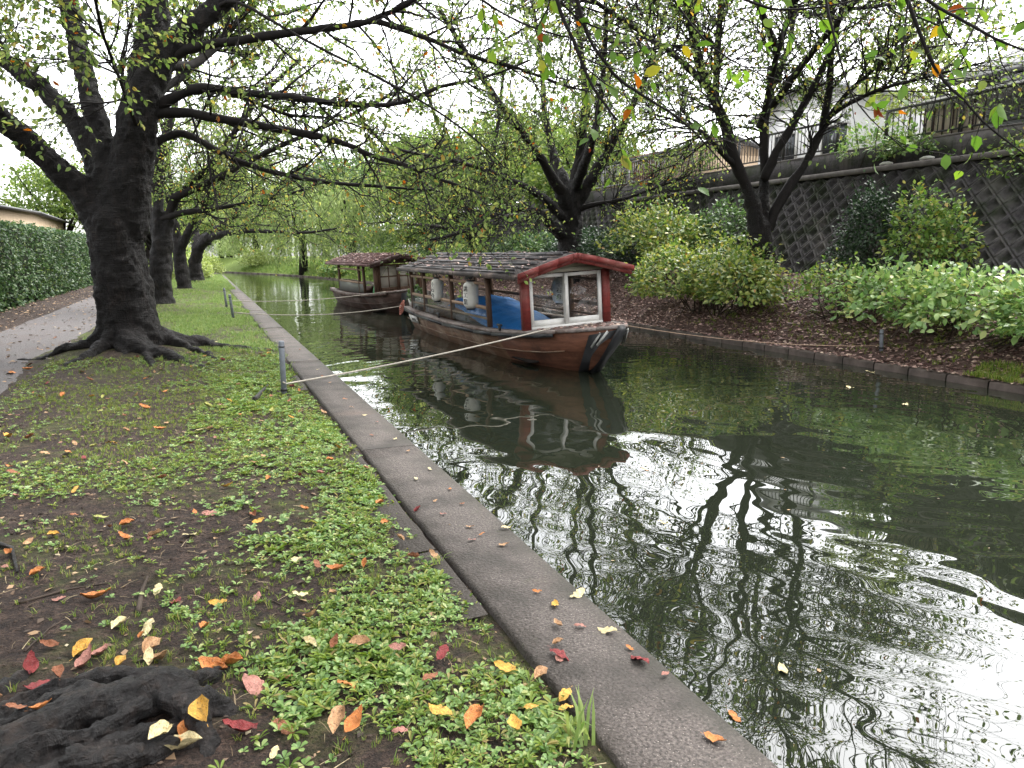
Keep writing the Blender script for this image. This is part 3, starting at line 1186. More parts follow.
    limb([(138, 130, 12.2), (122, 85, 11.2), (105, 40, 10.3), (92, -10, 9.4), (70, -70, 8.4)], .04, .015)
    for i, (Q, rr) in enumerate(L):
        main = i < 5 or i >= 12
        T.sprout(Q, rr, 17 if main else 15, .8, 2.2 if main else 1.7, 2 if main else 1, .28 if main else .12, .16, .018)
        T.sprout(Q, rr, 6, .4, .9, 0 if not main else 1, .2, .35)
    T.clear = (bx + .1, by, 1.5, 4.9)
    T.finish(t, M['leaf_cherry'], (.055, .095), off=off)


big_cherry()


def bank_cherry(label, base, stems, r, limbs, leafs=5, bare=.15, sub=14, group=None, name='cherry_tree', lmax=2.4, lvl=2, trunk_h=1.6, seed=3, size=(.08, .12), remesh_v=.05, templ=LQ, nb=None, up=.25, leaf='leaf_cherry', flare=1.6):
    t = thing(name, label, 'tree', base, group=group)
    bz = base[2]
    a = Acc()
    tx = stems if stems else [base]
    b = np.array(base, float)
    P = [b + (0, 0, -.3), b + (0, 0, .15)] + [np.array(q) for q in stems]
    rr = [r * flare, r * (1 + .3 * (flare - 1))] + [r * (1 - .12 * k) for k in range(len(stems))]
    P.append(P[-1] + (P[-1] - P[-2]) * .5)
    rr.append(rr[-1] * .5)
    rough_tube(a, P, rr, 14, .18, seed)
    T = Tree()
    T.lpt = leafs
    T.nb = nb or {1: 5, 2: 5, 3: 4}
    for pts, r0, r1 in limbs:
        if r0 > .13:
            pts = [np.array(p_) for p_ in pts]
            rough_tube(a, [pts[0] - (0, 0, .25), pts[0], pts[1], pts[1] * .5 + pts[2] * .5], [r0 * 1.3, r0 * 1.25, r0 * .98, r0 * .55], 12, .15, r0 * 50)
        Q, q = T.limb(pts, r0, r1)
        T.sprout(Q, q, sub, .9, lmax, lvl, up, bare, .02)
        T.sprout(Q, q, sub // 2, .5, 1.1, 1, .2, .3)
    o = a.build('trunk', M['bark'], t)
    o.location = tuple(-x for x in base)
    remesh(o, remesh_v, 3)
    T.finish(t, M[leaf], size, templ=templ, off=base)
    return t


NB = 'cherry trees along the near bank'
def g0(x, y):
    return float(gz(x, y))

b2 = (-1.14, 23.1, g0(-1.14, 23.1))
bank_cherry('second cherry tree on the near bank, just behind the huge trunk', b2, [at(161, 262, 23.1), at(163, 240, 23.1)], .31,
            [([at(160, 248, 23.1), at(158, 215, 23.1), at(160, 150, 23.2), at(172, 118, 23.4), at(180, 60, 24), at(190, -10, 24.5)], .17, .05),
             ([at(164, 248, 23.1), at(170, 215, 23), at(178, 196, 22.8), at(213, 163, 22), at(233, 133, 21.5), at(262, 95, 21), at(300, 60, 20)], .15, .04),
             ([at(158, 220, 23.1), at(185, 212, 22.6), at(207, 210, 22.2), at(253, 202, 21.5), at(290, 194, 20.8), at(327, 180, 20)], .1, .02),
             ([at(160, 235, 23.1), at(140, 190, 23.8), at(110, 150, 25), at(60, 100, 26)], .14, .04),
             ([at(170, 200, 23), at(215, 180, 21.5), at(270, 150, 20), at(340, 120, 18.5), at(400, 90, 17.5)], .12, .03)],
            6.5, .2, 15, NB, seed=3, size=(.065, .1))
b3 = (-.66, 32.6, g0(-.66, 32.6))
bank_cherry('third cherry tree on the near bank, upright with bare grey base', b3, [at(180, 262, 32.6), at(179, 245, 32.6)], .25,
            [([at(179, 250, 32.6), at(176, 226, 32.6), at(172, 190, 33), at(165, 140, 34), at(150, 80, 35)], .16, .05),
             ([at(180, 250, 32.6), at(192, 225, 32), at(215, 190, 31), at(245, 160, 30), at(280, 130, 29)], .15, .04),
             ([at(180, 246, 32.6), at(205, 215, 33.5), at(230, 185, 35), at(250, 140, 37)], .13, .04)],
            9, .2, 15, NB, lmax=2.8, seed=5, remesh_v=.05, size=(.08, .12))
b4 = (-.25, 41.5, g0(-.25, 41.5))
bank_cherry('fourth cherry tree on the near bank, leaning over the canal', b4, [at(194, 262, 41.5), at(199, 248, 41.3), at(208, 237, 40.8)], .3,
            [([at(205, 240, 41), at(217, 230, 40), at(234, 216, 38), at(250, 195, 36), at(275, 170, 34)], .24, .05),
             ([at(205, 240, 41), at(224, 233, 39), at(267, 231, 36), at(300, 233, 33.5), at(340, 228, 31)], .16, .03),
             ([at(197, 250, 41.3), at(195, 225, 42), at(205, 190, 43), at(225, 150, 44)], .2, .05)],
            9, .2, 15, NB, lmax=3.2, seed=6, remesh_v=.05, size=(.09, .13))

FB = 'cherry trees on the far bank'
def f0(x, y):
    return float(fz(x, y))

bx, by = 11.6, 13.5
br = (bx, by, f0(bx, by))
Y = by
TS = dict(size=(.06, .1), group=FB)
bank_cherry('multi stemmed cherry tree before the diamond block wall', br, [at(759, 245, Y), at(759, 225, Y)], .26,
            [([at(757, 235, Y), at(753, 203, Y), at(734, 160, Y), at(721, 113, Y), at(704, 80, Y - .2), at(694, 43, Y - .4), at(687, 0, Y - .6), at(678, -70, Y - 1)], .17, .05),
             ([at(722, 118, Y), at(717, 105, Y), at(717, 50, Y + .3), at(721, 0, Y + .5), at(722, -80, Y + .8)], .1, .04),
             ([at(762, 235, Y), at(764, 200, Y + .1), at(764, 133, Y + .2), at(770, 95, Y + .3), at(790, 40, Y + .6), at(800, -40, Y + 1)], .14, .04),
             ([at(764, 180, Y), at(782, 142, Y - .2), at(801, 110, Y - .3), at(831, 50, Y - .5), at(844, 0, Y - .8), at(858, -70, Y - 1.2)], .11, .04),
             ([at(765, 235, Y), at(776, 210, Y - .1), at(811, 153, Y - .3), at(827, 107, Y - .4), at(831, 33, Y - .6), at(829, -30, Y - .8), at(825, -110, Y - 1)], .13, .04),
             ([at(826, 118, Y - .4), at(850, 103, Y - 1), at(884, 88, Y - 2), at(924, 78, Y - 3), at(985, 62, Y - 4)], .07, .015),
             ([at(824, 125, Y - .4), at(845, 95, Y - .8), at(885, 60, Y - 1.4), at(930, 20, Y - 2), at(980, -30, Y - 2.6)], .07, .02),
             ([at(734, 165, Y), at(718, 148, Y - .4), at(702, 132, Y - .9), at(680, 122, Y - 1.4), at(645, 112, Y - 2)], .07, .015),
             ([(11.3, 13.3, 4.2), (10.3, 11.6, 5.6), (9.2, 9.6, 6.2), (8.2, 7.8, 6.4)], .08, .02),
             ([(11.5, 13.2, 4.6), (11.2, 11.0, 5.9), (10.8, 8.6, 6.4), (10.4, 6.4, 6.3)], .08, .02),
             ([(10.6, 12.1, 5.4), (8.6, 11.0, 6.6), (6.8, 9.6, 7.2), (5.4, 8.2, 7.3)], .07, .02),
             ([at(708, 88, Y), at(680, 60, Y - 1), at(645, 35, Y - 2), at(600, 5, Y - 3), at(550, -30, Y - 4)], .07, .02)],
            2.4, .38, 20, lmax=2.2, lvl=2, seed=8, remesh_v=.03, templ=LF, flare=1.3, nb={1: 6, 2: 6}, **TS)
bx, by = 11.5, 22.8
br = (bx, by, f0(bx, by))
Y = by
bank_cherry('broad spreading cherry tree behind the red gabled boat', br, [at(569, 246, Y), at(572, 225, Y), at(573, 210, Y)], .42,
            [([at(572, 215, Y), at(574, 193, Y), at(580, 150, Y), at(586, 100, Y), at(580, 40, Y), at(575, -30, Y)], .28, .06),
             ([at(566, 238, Y), at(553, 228, Y - .3), at(537, 213, Y - 1), at(507, 210, Y - 2), at(467, 230, Y - 3), at(430, 240, Y - 3.5)], .2, .03),
             ([at(570, 215, Y), at(560, 190, Y - .3), at(535, 150, Y - 1), at(505, 110, Y - 2), at(470, 60, Y - 3), at(440, 10, Y - 4)], .22, .05),
             ([at(574, 212, Y), at(592, 205, Y - .6), at(620, 200, Y - 1.4), at(655, 188, Y - 2.4), at(690, 175, Y - 3.4)], .11, .02),
             ([at(575, 205, Y), at(600, 165, Y - .5), at(625, 120, Y - 1.2), at(648, 70, Y - 2), at(665, 10, Y - 3)], .2, .05),
             ([at(572, 200, Y), at(555, 160, Y + 1), at(545, 110, Y + 2), at(540, 50, Y + 3), at(530, -10, Y + 4)], .18, .05),
             ([at(568, 222, Y), at(540, 195, Y - 1.2), at(500, 175, Y - 2.6), at(450, 160, Y - 4.4), at(400, 150, Y - 6)], .14, .03),
             ([at(575, 190, Y), at(590, 150, Y - 2), at(600, 100, Y - 4), at(605, 40, Y - 5.5), at(605, -30, Y - 7)], .14, .04)],
            3.6, .3, 20, lmax=2.5, seed=9, templ=LF, nb={1: 6, 2: 6}, **TS)
bx, by = 11.6, 32.0
br = (bx, by, f0(bx, by))
Y = by
bank_cherry('forked cherry tree behind the stern of the red gabled boat', br, [at(477, 244, Y), at(474, 237, Y)], .4,
            [([at(474, 240, Y), at(466, 230, Y - .3), at(445, 205, Y - 1.5), at(420, 180, Y - 3), at(390, 150, Y - 5), at(360, 120, Y - 7)], .22, .05),
             ([at(478, 240, Y), at(482, 215, Y), at(490, 170, Y), at(500, 110, Y), at(505, 50, Y)], .22, .05),
             ([at(472, 236, Y), at(450, 228, Y - 1.5), at(415, 225, Y - 3.5), at(380, 222, Y - 5.5)], .12, .03),
             ([at(477, 235, Y), at(462, 190, Y + 1), at(440, 130, Y + 2), at(420, 70, Y + 3)], .2, .05)],
            6, .2, 18, lmax=2.8, seed=10, group=FB, size=(.08, .12), nb={1: 6, 2: 5})


def overhead_cherry():
    base = (-1.35, 1.35, 0)
    t = thing('cherry_tree', 'nearest cherry tree, only its black knuckled roots and overhanging twigs in view', 'tree', base, group=NB)
    a = Acc()
    rough_tube(a, [(-1.35, 1.35, -.3), (-1.35, 1.35, .1), (-1.38, 1.35, .6), (-1.42, 1.3, 1.4), (-1.4, 1.3, 2.2), (-1.3, 1.4, 2.9)], [.62, .45, .38, .35, .34, .28], 20, .15, 3)
    rough_tube(a, [(-1.35, 1.35, 2.5), (-1.0, 1.7, 3.2), (-.3, 2.4, 3.7), (.6, 3.0, 3.95)], [.25, .18, .14, .11], 12, .12, 5)
    rough_tube(a, [(-1.38, 1.3, 2.3), (-1.9, .9, 3.1), (-2.6, .6, 3.8)], [.24, .17, .12], 12, .12, 6)
    o = a.build('trunk', M['bark'], t)
    o.location = tuple(-x for x in base)
    remesh(o, .03, 3)
    # roots: knotted mass breaking the soil
    a = Acc()
    def rt(pts, r, s):
        rough_tube(a, [(p[0], p[1], p[2]) for p in pts], r, 14, .42, s)
    rt([(-1.25, 1.6, .12), (-.9, 2.0, .07), (-.68, 2.3, .06), (-.42, 2.5, .055), (-.2, 2.56, .03), (-.05, 2.52, -.05)], [.22, .12, .085, .075, .06, .02], 1)
    rt([(-1.2, 1.5, .1), (-.8, 1.95, .05), (-.5, 2.18, .035), (-.24, 2.32, .02), (-.06, 2.4, -.03)], [.2, .12, .085, .07, .025], 2)
    rt([(-.95, 2.05, .07), (-.78, 2.5, .05), (-.6, 2.7, .035), (-.38, 2.72, .035), (-.2, 2.7, .02), (-.08, 2.6, -.03)], [.12, .055, .04, .045, .035, .02], 3)
    rt([(-.5, 2.5, .06), (-.33, 2.44, .09), (-.2, 2.52, .07), (-.12, 2.42, .05), (-.1, 2.3, -.02)], [.06, .06, .075, .06, .03], 4)
    rt([(-.95, 1.9, .05), (-.6, 1.98, .04), (-.35, 2.08, .02), (-.18, 2.14, 0), (-.06, 2.2, -.05)], [.13, .08, .055, .04, .02], 5)
    rt([(-.62, 2.28, .1), (-.48, 2.44, .1), (-.34, 2.6, .06), (-.3, 2.7, .02)], [.04, .04, .035, .02], 6)
    rt([(-.9, 2.3, .05), (-.78, 2.75, .02), (-.66, 2.98, -.02)], [.08, .045, .025], 7)
    rt([(-.22, 2.5, .1), (-.12, 2.38, .07), (-.07, 2.24, .02), (-.1, 2.1, -.03)], [.045, .038, .03, .015], 8)
    rt([(-.75, 2.1, .09), (-.55, 2.3, .1), (-.4, 2.32, .08), (-.25, 2.42, .09)], [.05, .04, .035, .03], 9)
    rt([(-.45, 2.22, .09), (-.3, 2.2, .06), (-.16, 2.26, .03), (-.02, 2.26, -.03)], [.045, .04, .03, .012], 10)
    rt([(-.7, 2.5, .05), (-.55, 2.6, .07), (-.45, 2.56, .1), (-.3, 2.5, .1)], [.03, .03, .035, .03], 11)
    rt([(-.16, 2.56, .06), (-.06, 2.64, .02), (.02, 2.74, -.03)], [.045, .03, .012], 12)
    rt([(-.1, 2.45, .05), (.0, 2.4, .0), (.08, 2.42, -.04)], [.05, .03, .012], 13)
    o = a.build('roots', M['bark_root'], t)
    o.location = tuple(-x for x in base)
    remesh(o, .0075, 1, 1.7)
    bpy.context.view_layer.update()
    overhead_cherry.roots = o
    T = Tree()
    T.lpt = 3.2
    T.nb = {1: 4, 2: 4}
    L = []
    main = T.limb([(.5, 2.95, 3.93), (1.4, 3.4, 4.05), (2.3, 3.7, 4.1), (3.5, 4.1, 4.2), (4.8, 4.4, 4.2)], .11, .04)
    m2 = T.limb([(-.3, 2.4, 3.7), (.2, 3.4, 4.1), (.6, 4.6, 4.4), (1.1, 6.0, 4.7)], .1, .04)
    m3 = T.limb([(-2.6, .6, 3.8), (-3.4, .9, 4.5), (-4.2, 1.2, 5.1)], .12, .04)
    m4 = T.limb([(-1.3, 1.4, 2.9), (-1.2, 1.5, 4.0), (-.8, 1.2, 5.2)], .26, .07)
    def tw(pts, r0, r1, start=None):
        P = ([np.array(start)] if start is not None else []) + [at(*p) for p in pts]
        q = T.limb(P, r0, r1, 6)
        L.append(q)
    tw([(548, -60, 4.1), (557, 0, 4.0), (575, 45, 3.95), (593, 87, 3.9), (617, 120, 3.85)], .018, .007, (2.0, 3.6, 4.08))
    tw([(565, -50, 4.2), (577, 0, 4.1), (590, 40, 4.05), (605, 62, 4.0), (620, 80, 4), (650, 100, 3.95), (677, 117, 3.9), (702, 140, 3.9), (730, 172, 3.85)], .017, .004, (2.1, 3.65, 4.08))
    tw([(890, -50, 3.2), (907, 0, 3.15), (931, 60, 3.1), (948, 85, 3.05), (964, 100, 3), (990, 128, 2.95), (1040, 165, 2.9)], .015, .004, (3.6, 4.1, 4.2))
    tw([(895, -30, 3.0), (927, 0, 2.9), (967, 23, 2.85), (1005, 43, 2.8), (1060, 62, 2.75)], .014, .005, (3.5, 4.0, 4.2))
    tw([(700, -40, 4.2), (757, 4, 4.1), (800, 9, 4.0), (848, 2, 3.9), (900, -12, 3.8)], .012, .004, (2.6, 3.8, 4.1))
    tw([(430, -60, 4.6), (470, -10, 4.5), (520, 22, 4.4), (580, 40, 4.3), (640, 42, 4.2)], .012, .003, (.9, 3.2, 4.0))
    tw([(640, -70, 5.2), (668, -10, 5.1), (705, 40, 5.0), (750, 70, 4.9), (800, 86, 4.9)], .012, .003, (2.3, 3.7, 4.1))
    tw([(990, -60, 4.4), (985, -5, 4.3), (965, 45, 4.2), (930, 80, 4.2), (890, 100, 4.2)], .012, .003, (4.8, 4.4, 4.2))
    tw([(820, -60, 3.8), (826, 0, 3.6), (838, 50, 3.5), (850, 90, 3.45), (870, 118, 3.4), (905, 150, 3.4)], .01, .003, (3.2, 4.0, 4.15))
    for q in L:
        T.lpt = 2.6
        T.sprout(q[0], q[1], 9, .25, .65, 0, -.1, .25)
    m5 = T.limb([(2.3, 3.7, 4.1), (3.6, 3.2, 4.9), (5.2, 2.9, 5.6), (7.0, 2.4, 6.2)], .07, .02)
    m6 = T.limb([(1.4, 3.4, 4.05), (2.6, 4.6, 5.0), (4.0, 5.6, 5.9), (5.6, 6.4, 6.8)], .07, .02)
    m7 = T.limb([(.6, 3.0, 3.95), (1.8, 2.2, 4.6), (3.4, 1.4, 5.2), (5.0, .8, 5.7)], .07, .02)
    T.lpt = 5.5
    for q in (main, m2, m3, m4, m5, m6, m7, m5, m6):
        T.sprout(q[0], q[1], 12, .7, 1.7, 1, .25, .1)
        T.sprout(q[0], q[1], 7, .9, 1.9, 2, .35, .2)
    T.finish(t, M['leaf_over'], (.07, .105), off=base)


overhead_cherry()

# ------------------------------------------------------------------ shrubs, hedges, background trees
def blob_shell(n, c, rx, ry, rz, lump=.28, seed=0.0, low=-.2, inner=.55):
    "points through a lumpy dome"
    d = rdirs(n * 2)
    d = d[d[:, 2] > low][:n]
    th = np.arctan2(d[:, 1], d[:, 0])
    f = 1 + lump * 2 * (fbm(np.cos(th) * 2.2 + d[:, 2] * 2 + seed, np.sin(th) * 2.2 + seed * 3 + d[:, 2] * 1.5, 3) - .5)
    k = (inner + (1 - inner) * rng.random(len(d)) ** .45) * f * (1 + .3 * rng.random(len(d)) ** 7)
    return np.asarray(c) + d * k[:, None] * np.array([rx, ry, rz]), d


def shrub(name, label, base, lobes, leaf, size, n, stems=10, cat='shrub', group=None, templ=LF, stemmat=None, whorl=True):
    t = thing(name, label, cat, base, group=group)
    a = Acc()
    st = Acc()
    b = np.array(base, float)
    for (dx, dy, cz, rx, ry, rz, share) in lobes:
        k = int(n * share)
        P, D = blob_shell(k, (dx, dy, cz), rx, ry, rz, .55, rng.random() * 20)
        A = D * .7 + rng.normal(size=D.shape) * .55 + np.array([0, 0, -.15])
        nn = D * .6 + np.array([0, 0, .9]) + rng.normal(size=D.shape) * .35
        a.scatter(templ[0], templ[1], P, rotmats(A, nn), size[0] + (size[1] - size[0]) * rng.random(len(P)))
        for q in range(max(2, int(stems * share + .5))):
            e = P[rng.integers(len(P))]
            s0 = np.array([dx * .5 + rng.normal() * rx * .25, dy * .5 + rng.normal() * ry * .25, -.1])
            mid = (s0 + e) / 2 + rng.normal(size=3) * .06
            st.tube([s0, mid, e], [.014, .01, .005], 4)
    a.build('foliage', M[leaf], t)
    st.build('stems', stemmat or M['bark_brown'], t)
    return t


x, y = 10.85, 13.8
shrub('shrub', 'large rounded leafy shrub between the red gabled boat and the multi stemmed cherry', (x, y, f0(x, y)),
      [(-.3, -1.1, .42, .85, 1.05, .92, .3), (.2, .1, .55, 1.0, 1.15, 1.05, .38), (-.45, 1.25, .42, .95, 1.1, .95, .32)], 'leaf_bush', (.06, .14), 8200, 36)
x, y = 10.75, 8.6
shrub('shrub', 'broad light green large leaved shrub nearest on the far bank', (x, y, f0(x, y)),
      [(.2, .5, .38, .85, 1.1, .72, .36), (-.1, -.9, .34, .85, 1.1, .72, .32), (-.1, -2.4, .3, .8, 1.1, .72, .32)], 'leaf_hyd', (.08, .15), 4800, 30)
x, y = 11.2, 10.4
shrub('shrub', 'yellowing thin stemmed shrub left of the broad light green shrub', (x, y, f0(x, y)),
      [(-.3, .1, .4, .6, .8, .55, 1.0)], 'leaf_shrub', (.06, .1), 1100, 16)
x, y = 12.6, 11.35
shrub('shrub', 'dark dense evergreen shrub against the diamond block wall', (x, y, f0(x, y)),
      [(0, 0, .95, .45, .55, .95, .7), (-.1, .3, .4, .4, .5, .5, .3)], 'leaf_dark', (.05, .09), 3800, 10)
x, y = 12.5, 10.1
shrub('shrub', 'glossy green shrub beside the dark evergreen against the block wall', (x, y, f0(x, y)),
      [(0, 0, .8, .55, .62, 1.1, .6), (.2, -.35, .6, .5, .5, .9, .4)], 'leaf_shrub', (.07, .12), 2000, 12)
x, y = 12.0, 18.6
shrub('shrub', 'tall spreading green shrub left of the multi stemmed cherry', (x, y, f0(x, y)),
      [(0, 0, 1.15, 1.1, 1.5, 1.15, .55), (-.2, -1.4, .95, .8, 1.1, 1.0, .45)], 'leaf_bush', (.09, .15), 3200, 18)
x, y = 12.9, 16.2
shrub('shrub', 'loose hanging shrub against the block wall directly behind the large rounded shrub', (x, y, f0(x, y)),
      [(0, 0, .9, .6, 1.0, 1.0, .6), (-.1, .9, .7, .5, .8, .8, .4)], 'leaf_ever', (.08, .14), 1900, 14)
x, y = 12.4, 22.4
shrub('hedge', 'dark dense hedge right of the broad spreading cherry', (x, y, f0(x, y)),
      [(0, -1.5, .6, 1.1, 1.6, .85, .5), (0, 1.2, .6, 1.1, 1.7, .8, .5)], 'leaf_dark', (.08, .13), 7000, 8, cat='hedge')
x, y = 12.2, 27.0
shrub('shrub', 'feathery mid green shrub left of the broad spreading cherry', (x, y, f0(x, y)),
      [(0, -.6, .55, 1.2, 1.6, 1.0, .5), (-.2, 1.6, .5, 1.1, 1.5, .9, .5)], 'leaf_ever', (.1, .16), 5000, 10)
x, y = 12.0, 33.5
shrub('shrub', 'yellow green shrub around the forked cherry', (x, y, f0(x, y)),
      [(-.8, -1, .4, 1.2, 1.6, .8, .5), (0, 2.5, .5, 1.2, 1.8, 1.0, .5)], 'leaf_shrub', (.1, .16), 4200, 10)
x, y = 10.4, 38.5
shrub('shrub', 'trailing shrub spilling to the water behind the far boat', (x, y, f0(x, y)),
      [(-.6, -1, .2, 1.0, 1.5, 1.1, .5), (0, 1.2, .3, 1.1, 1.6, 1.3, .5)], 'leaf_lime', (.1, .16), 4200, 10)
# greenery on the terrace
shrub('shrub', 'pale green shrub hanging over the wall top by the dark railing', (14.3, 12.9, 3.45),
      [(0, 0, .35, .5, 1.0, .55, .6), (-.1, -.9, .2, .4, .7, .35, .4)], 'leaf_hyd', (.07, .12), 1500, 8)
shrub('shrub', 'sparse creeper trailing down the diamond block wall at the right', (14.1, 8.3, 3.5),
      [(-.15, 0, -.05, .25, 1.9, .3, .6), (-.45, .6, -.5, .25, .9, .5, .4)], 'leaf_shrub', (.06, .1), 800, 8)
shrub('garden_tree', 'pale yellow green garden tree between the white and grey houses', (16.2, 13.9, 3.36),
      [(0, 0, 2.2, 1.1, 1.2, .8, .5), (.2, .4, 2.9, .8, .9, .55, .3), (-.1, -.5, 1.5, .9, 1.0, .5, .2)], 'leaf_lime', (.09, .14), 2600, 10, cat='tree')


def hedge():
    t = thing('hedge', 'tall clipped dark green hedge beside the gravel path', 'hedge', (-5.6, 26, 0))
    x0, x1, y0, y1, h = -6.3, -4.95, -4.0, 47.0, 2.42
    a = Acc()
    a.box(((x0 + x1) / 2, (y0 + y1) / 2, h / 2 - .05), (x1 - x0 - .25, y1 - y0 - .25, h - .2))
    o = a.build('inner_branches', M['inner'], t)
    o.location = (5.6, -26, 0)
    a = Acc()
    n = 30000
    yy = y0 + (y1 - y0) * (rng.random(n))
    zz = h * rng.random(n)
    bump = .16 * (fbm(yy * 1.6, zz * 2.2 + 3, 4) - .5) * 2
    P = np.stack([x1 + bump - .1 * rng.random(n), yy, zz], 1)
    N = np.tile([1.0, 0, .3], (n, 1)) + rng.normal(size=(n, 3)) * .5
    n2 = 12000
    yy = y0 + (y1 - y0) * rng.random(n2)
    xx = x0 + (x1 - x0) * rng.random(n2)
    P2 = np.stack([xx, yy, h + .14 * (fbm(yy * 1.5, xx * 2, 4) - .5) - .06 * rng.random(n2)], 1)
    N2 = np.tile([.2, 0, 1.0], (n2, 1)) + rng.normal(size=(n2, 3)) * .5
    P = np.concatenate([P, P2])
    N = np.concatenate([N, N2])
    A = rng.normal(size=P.shape) + np.array([.2, 0, -.4])
    a.scatter(LQ[0], LQ[1], P, rotmats(A, N), .07 + .06 * rng.random(len(P)))
    o = a.build('foliage', M['leaf_hedge'], t)
    o.location = (5.6, -26, 0)


hedge()


def far_tree(name, label, base, h, rx, ry, leaf, n, size, group, willow=False, trunk=.3):
    t = thing(name, label, 'tree', base, group=group)
    a = Acc()
    top = np.array([rng.normal() * .4, rng.normal() * .4, h * .6])
    a.tube([(0, 0, -.4), (0.05, 0, h * .2), top * .7, top], [trunk * 1.3, trunk, trunk * .7, trunk * .3], 8)
    for k in range(9):
        e = top + np.array([rng.normal() * rx * .55, rng.normal() * ry * .55, rng.random() * h * .3])
        s0 = np.array([0, 0, h * (.2 + .3 * rng.random())])
        a.tube([s0, (s0 + e) / 2 + (0, 0, .3), e], [trunk * .4, trunk * .25, .03], 5)
    a.build('trunk', M['bark_far'], t, smooth=True)
    c = Acc()
    if willow:
        ns = n // 34
        d = rdirs(ns * 2)
        d = d[d[:, 2] > -.1][:ns]
        k = .45 + .55 * rng.random(ns)
        S0 = d * k[:, None] * np.array([rx, ry, h * .28]) + np.array([0, 0, h * .72])
        L = (S0[:, 2] - .35) * (.55 + .45 * rng.random(ns))
        P = []
        for i in range(ns):
            q = np.linspace(0, 1, 34) + rng.random(34) * .02
            px = S0[i, 0] + d[i, 0] * .5 * np.sqrt(q) + .08 * np.sin(q * 5 + i)
            py = S0[i, 1] + d[i, 1] * .5 * np.sqrt(q)
            P.append(np.stack([px, py, S0[i, 2] - q * L[i]], 1))
        P = np.concatenate(P)
        A = rng.normal(size=P.shape) * .35 + np.array([0, 0, -1.0])
        N = rng.normal(size=P.shape)
        c.scatter(LQ[0] * np.array([.6, 1, 1]), LQ[1], P, rotmats(A, N), size[0] + (size[1] - size[0]) * rng.random(len(P)))
    else:
        nc = 46
        d = rdirs(nc * 3)
        d = d[d[:, 2] > -.55][:nc]
        C = d * (.5 + .5 * rng.random((nc, 1))) * np.array([rx, ry, h * .36]) + np.array([0, 0, h * .62])
        per = n // nc
        P = (C[:, None] + rng.normal(size=(nc, per, 3)) * np.array([rx * .19, ry * .19, h * .055])).reshape(-1, 3)
        A = rng.normal(size=P.shape) + np.array([0, 0, -.4])
        N = rng.normal(size=P.shape) * .6 + np.array([0, 0, .8])
        c.scatter(LQ[0], LQ[1], P, rotmats(A, N), size[0] + (size[1] - size[0]) * rng.random(len(P)))
    c.build('crown', M[leaf], t)
    return t


def far_woods():
    G = 'trees around the bend of the canal'
    W = far_tree('willow_tree', 'weeping willow trailing to the water at the canal bend', (7.6, 62, 0.2), 7.5, 3.0, 3.2, 'leaf_willow', 9000, (.22, .36), G, True)
    B = far_tree('broadleaf_tree', 'bushy green tree beyond the forked cherry on the far bank', (13.4, 44, 1.0), 7.5, 3.6, 3.6, 'leaf_far', 9000, (.2, .32), G)
    D = far_tree('broadleaf_tree', 'dark green tree behind the willow at the bend', (11.5, 76, 1.0), 10, 5.0, 5, 'leaf_ever', 9000, (.3, .46), G)
    Lm = far_tree('broadleaf_tree', 'lime green low tree at the far end of the canal', (-1.5, 92, 0), 7, 4.0, 4, 'leaf_lime', 8000, (.28, .42), G)
    spots = [
        (W, 10.4, 56, .95, 'weeping willow right of the one trailing in the water'),
        (W, 5.2, 78, .95, 'farther weeping willow left of the bend'),
        (W, 2.2, 90, .8, 'small distant willow low over the end of the canal'),
        (B, 15.5, 52, 1.1, 'bushy green tree right of the willows'),
        (B, 16.5, 38, 1.05, 'bushy green tree behind the forked cherry and its shrubs'),
        (B, 17.8, 62, 1.3, 'tall bushy green tree far behind the far boat'),
        (D, 20, 84, 1.2, 'dark green tree on the skyline right of the bend'),
        (D, 3.5, 104, 1.2, 'dark green tree straight beyond the canal end'),
        (D, -8, 106, 1.1, 'dark green tree left of the canal end'),
        (B, -3.4, 64, .9, 'bushy green tree on the near bank beyond the four cherries'),
        (Lm, -4.5, 74, .75, 'lime green low tree behind the near bank cherries'),
        (Lm, 6.5, 96, .9, 'lime green tree beyond the willows'),
        (B, -9.5, 66, 1.1, 'bushy green tree beyond the end of the hedge'),
        (B, 15.5, 29.5, .8, 'bushy tree between the broad cherry and the tan garage'),
        (D, 28, 60, 1.0, 'dark green tree far behind the tan garage'),
    ]
    for i, (p, x, y, s, lab) in enumerate(spots):
        c = copy_tree(p)
        z = f0(x, y) if x > float(far_edge(y)) else 0
        c.location = (x, y, z)
        c.rotation_euler = (0, 0, i * 1.7)
        c.scale = (s, s, s)
        c['label'] = lab


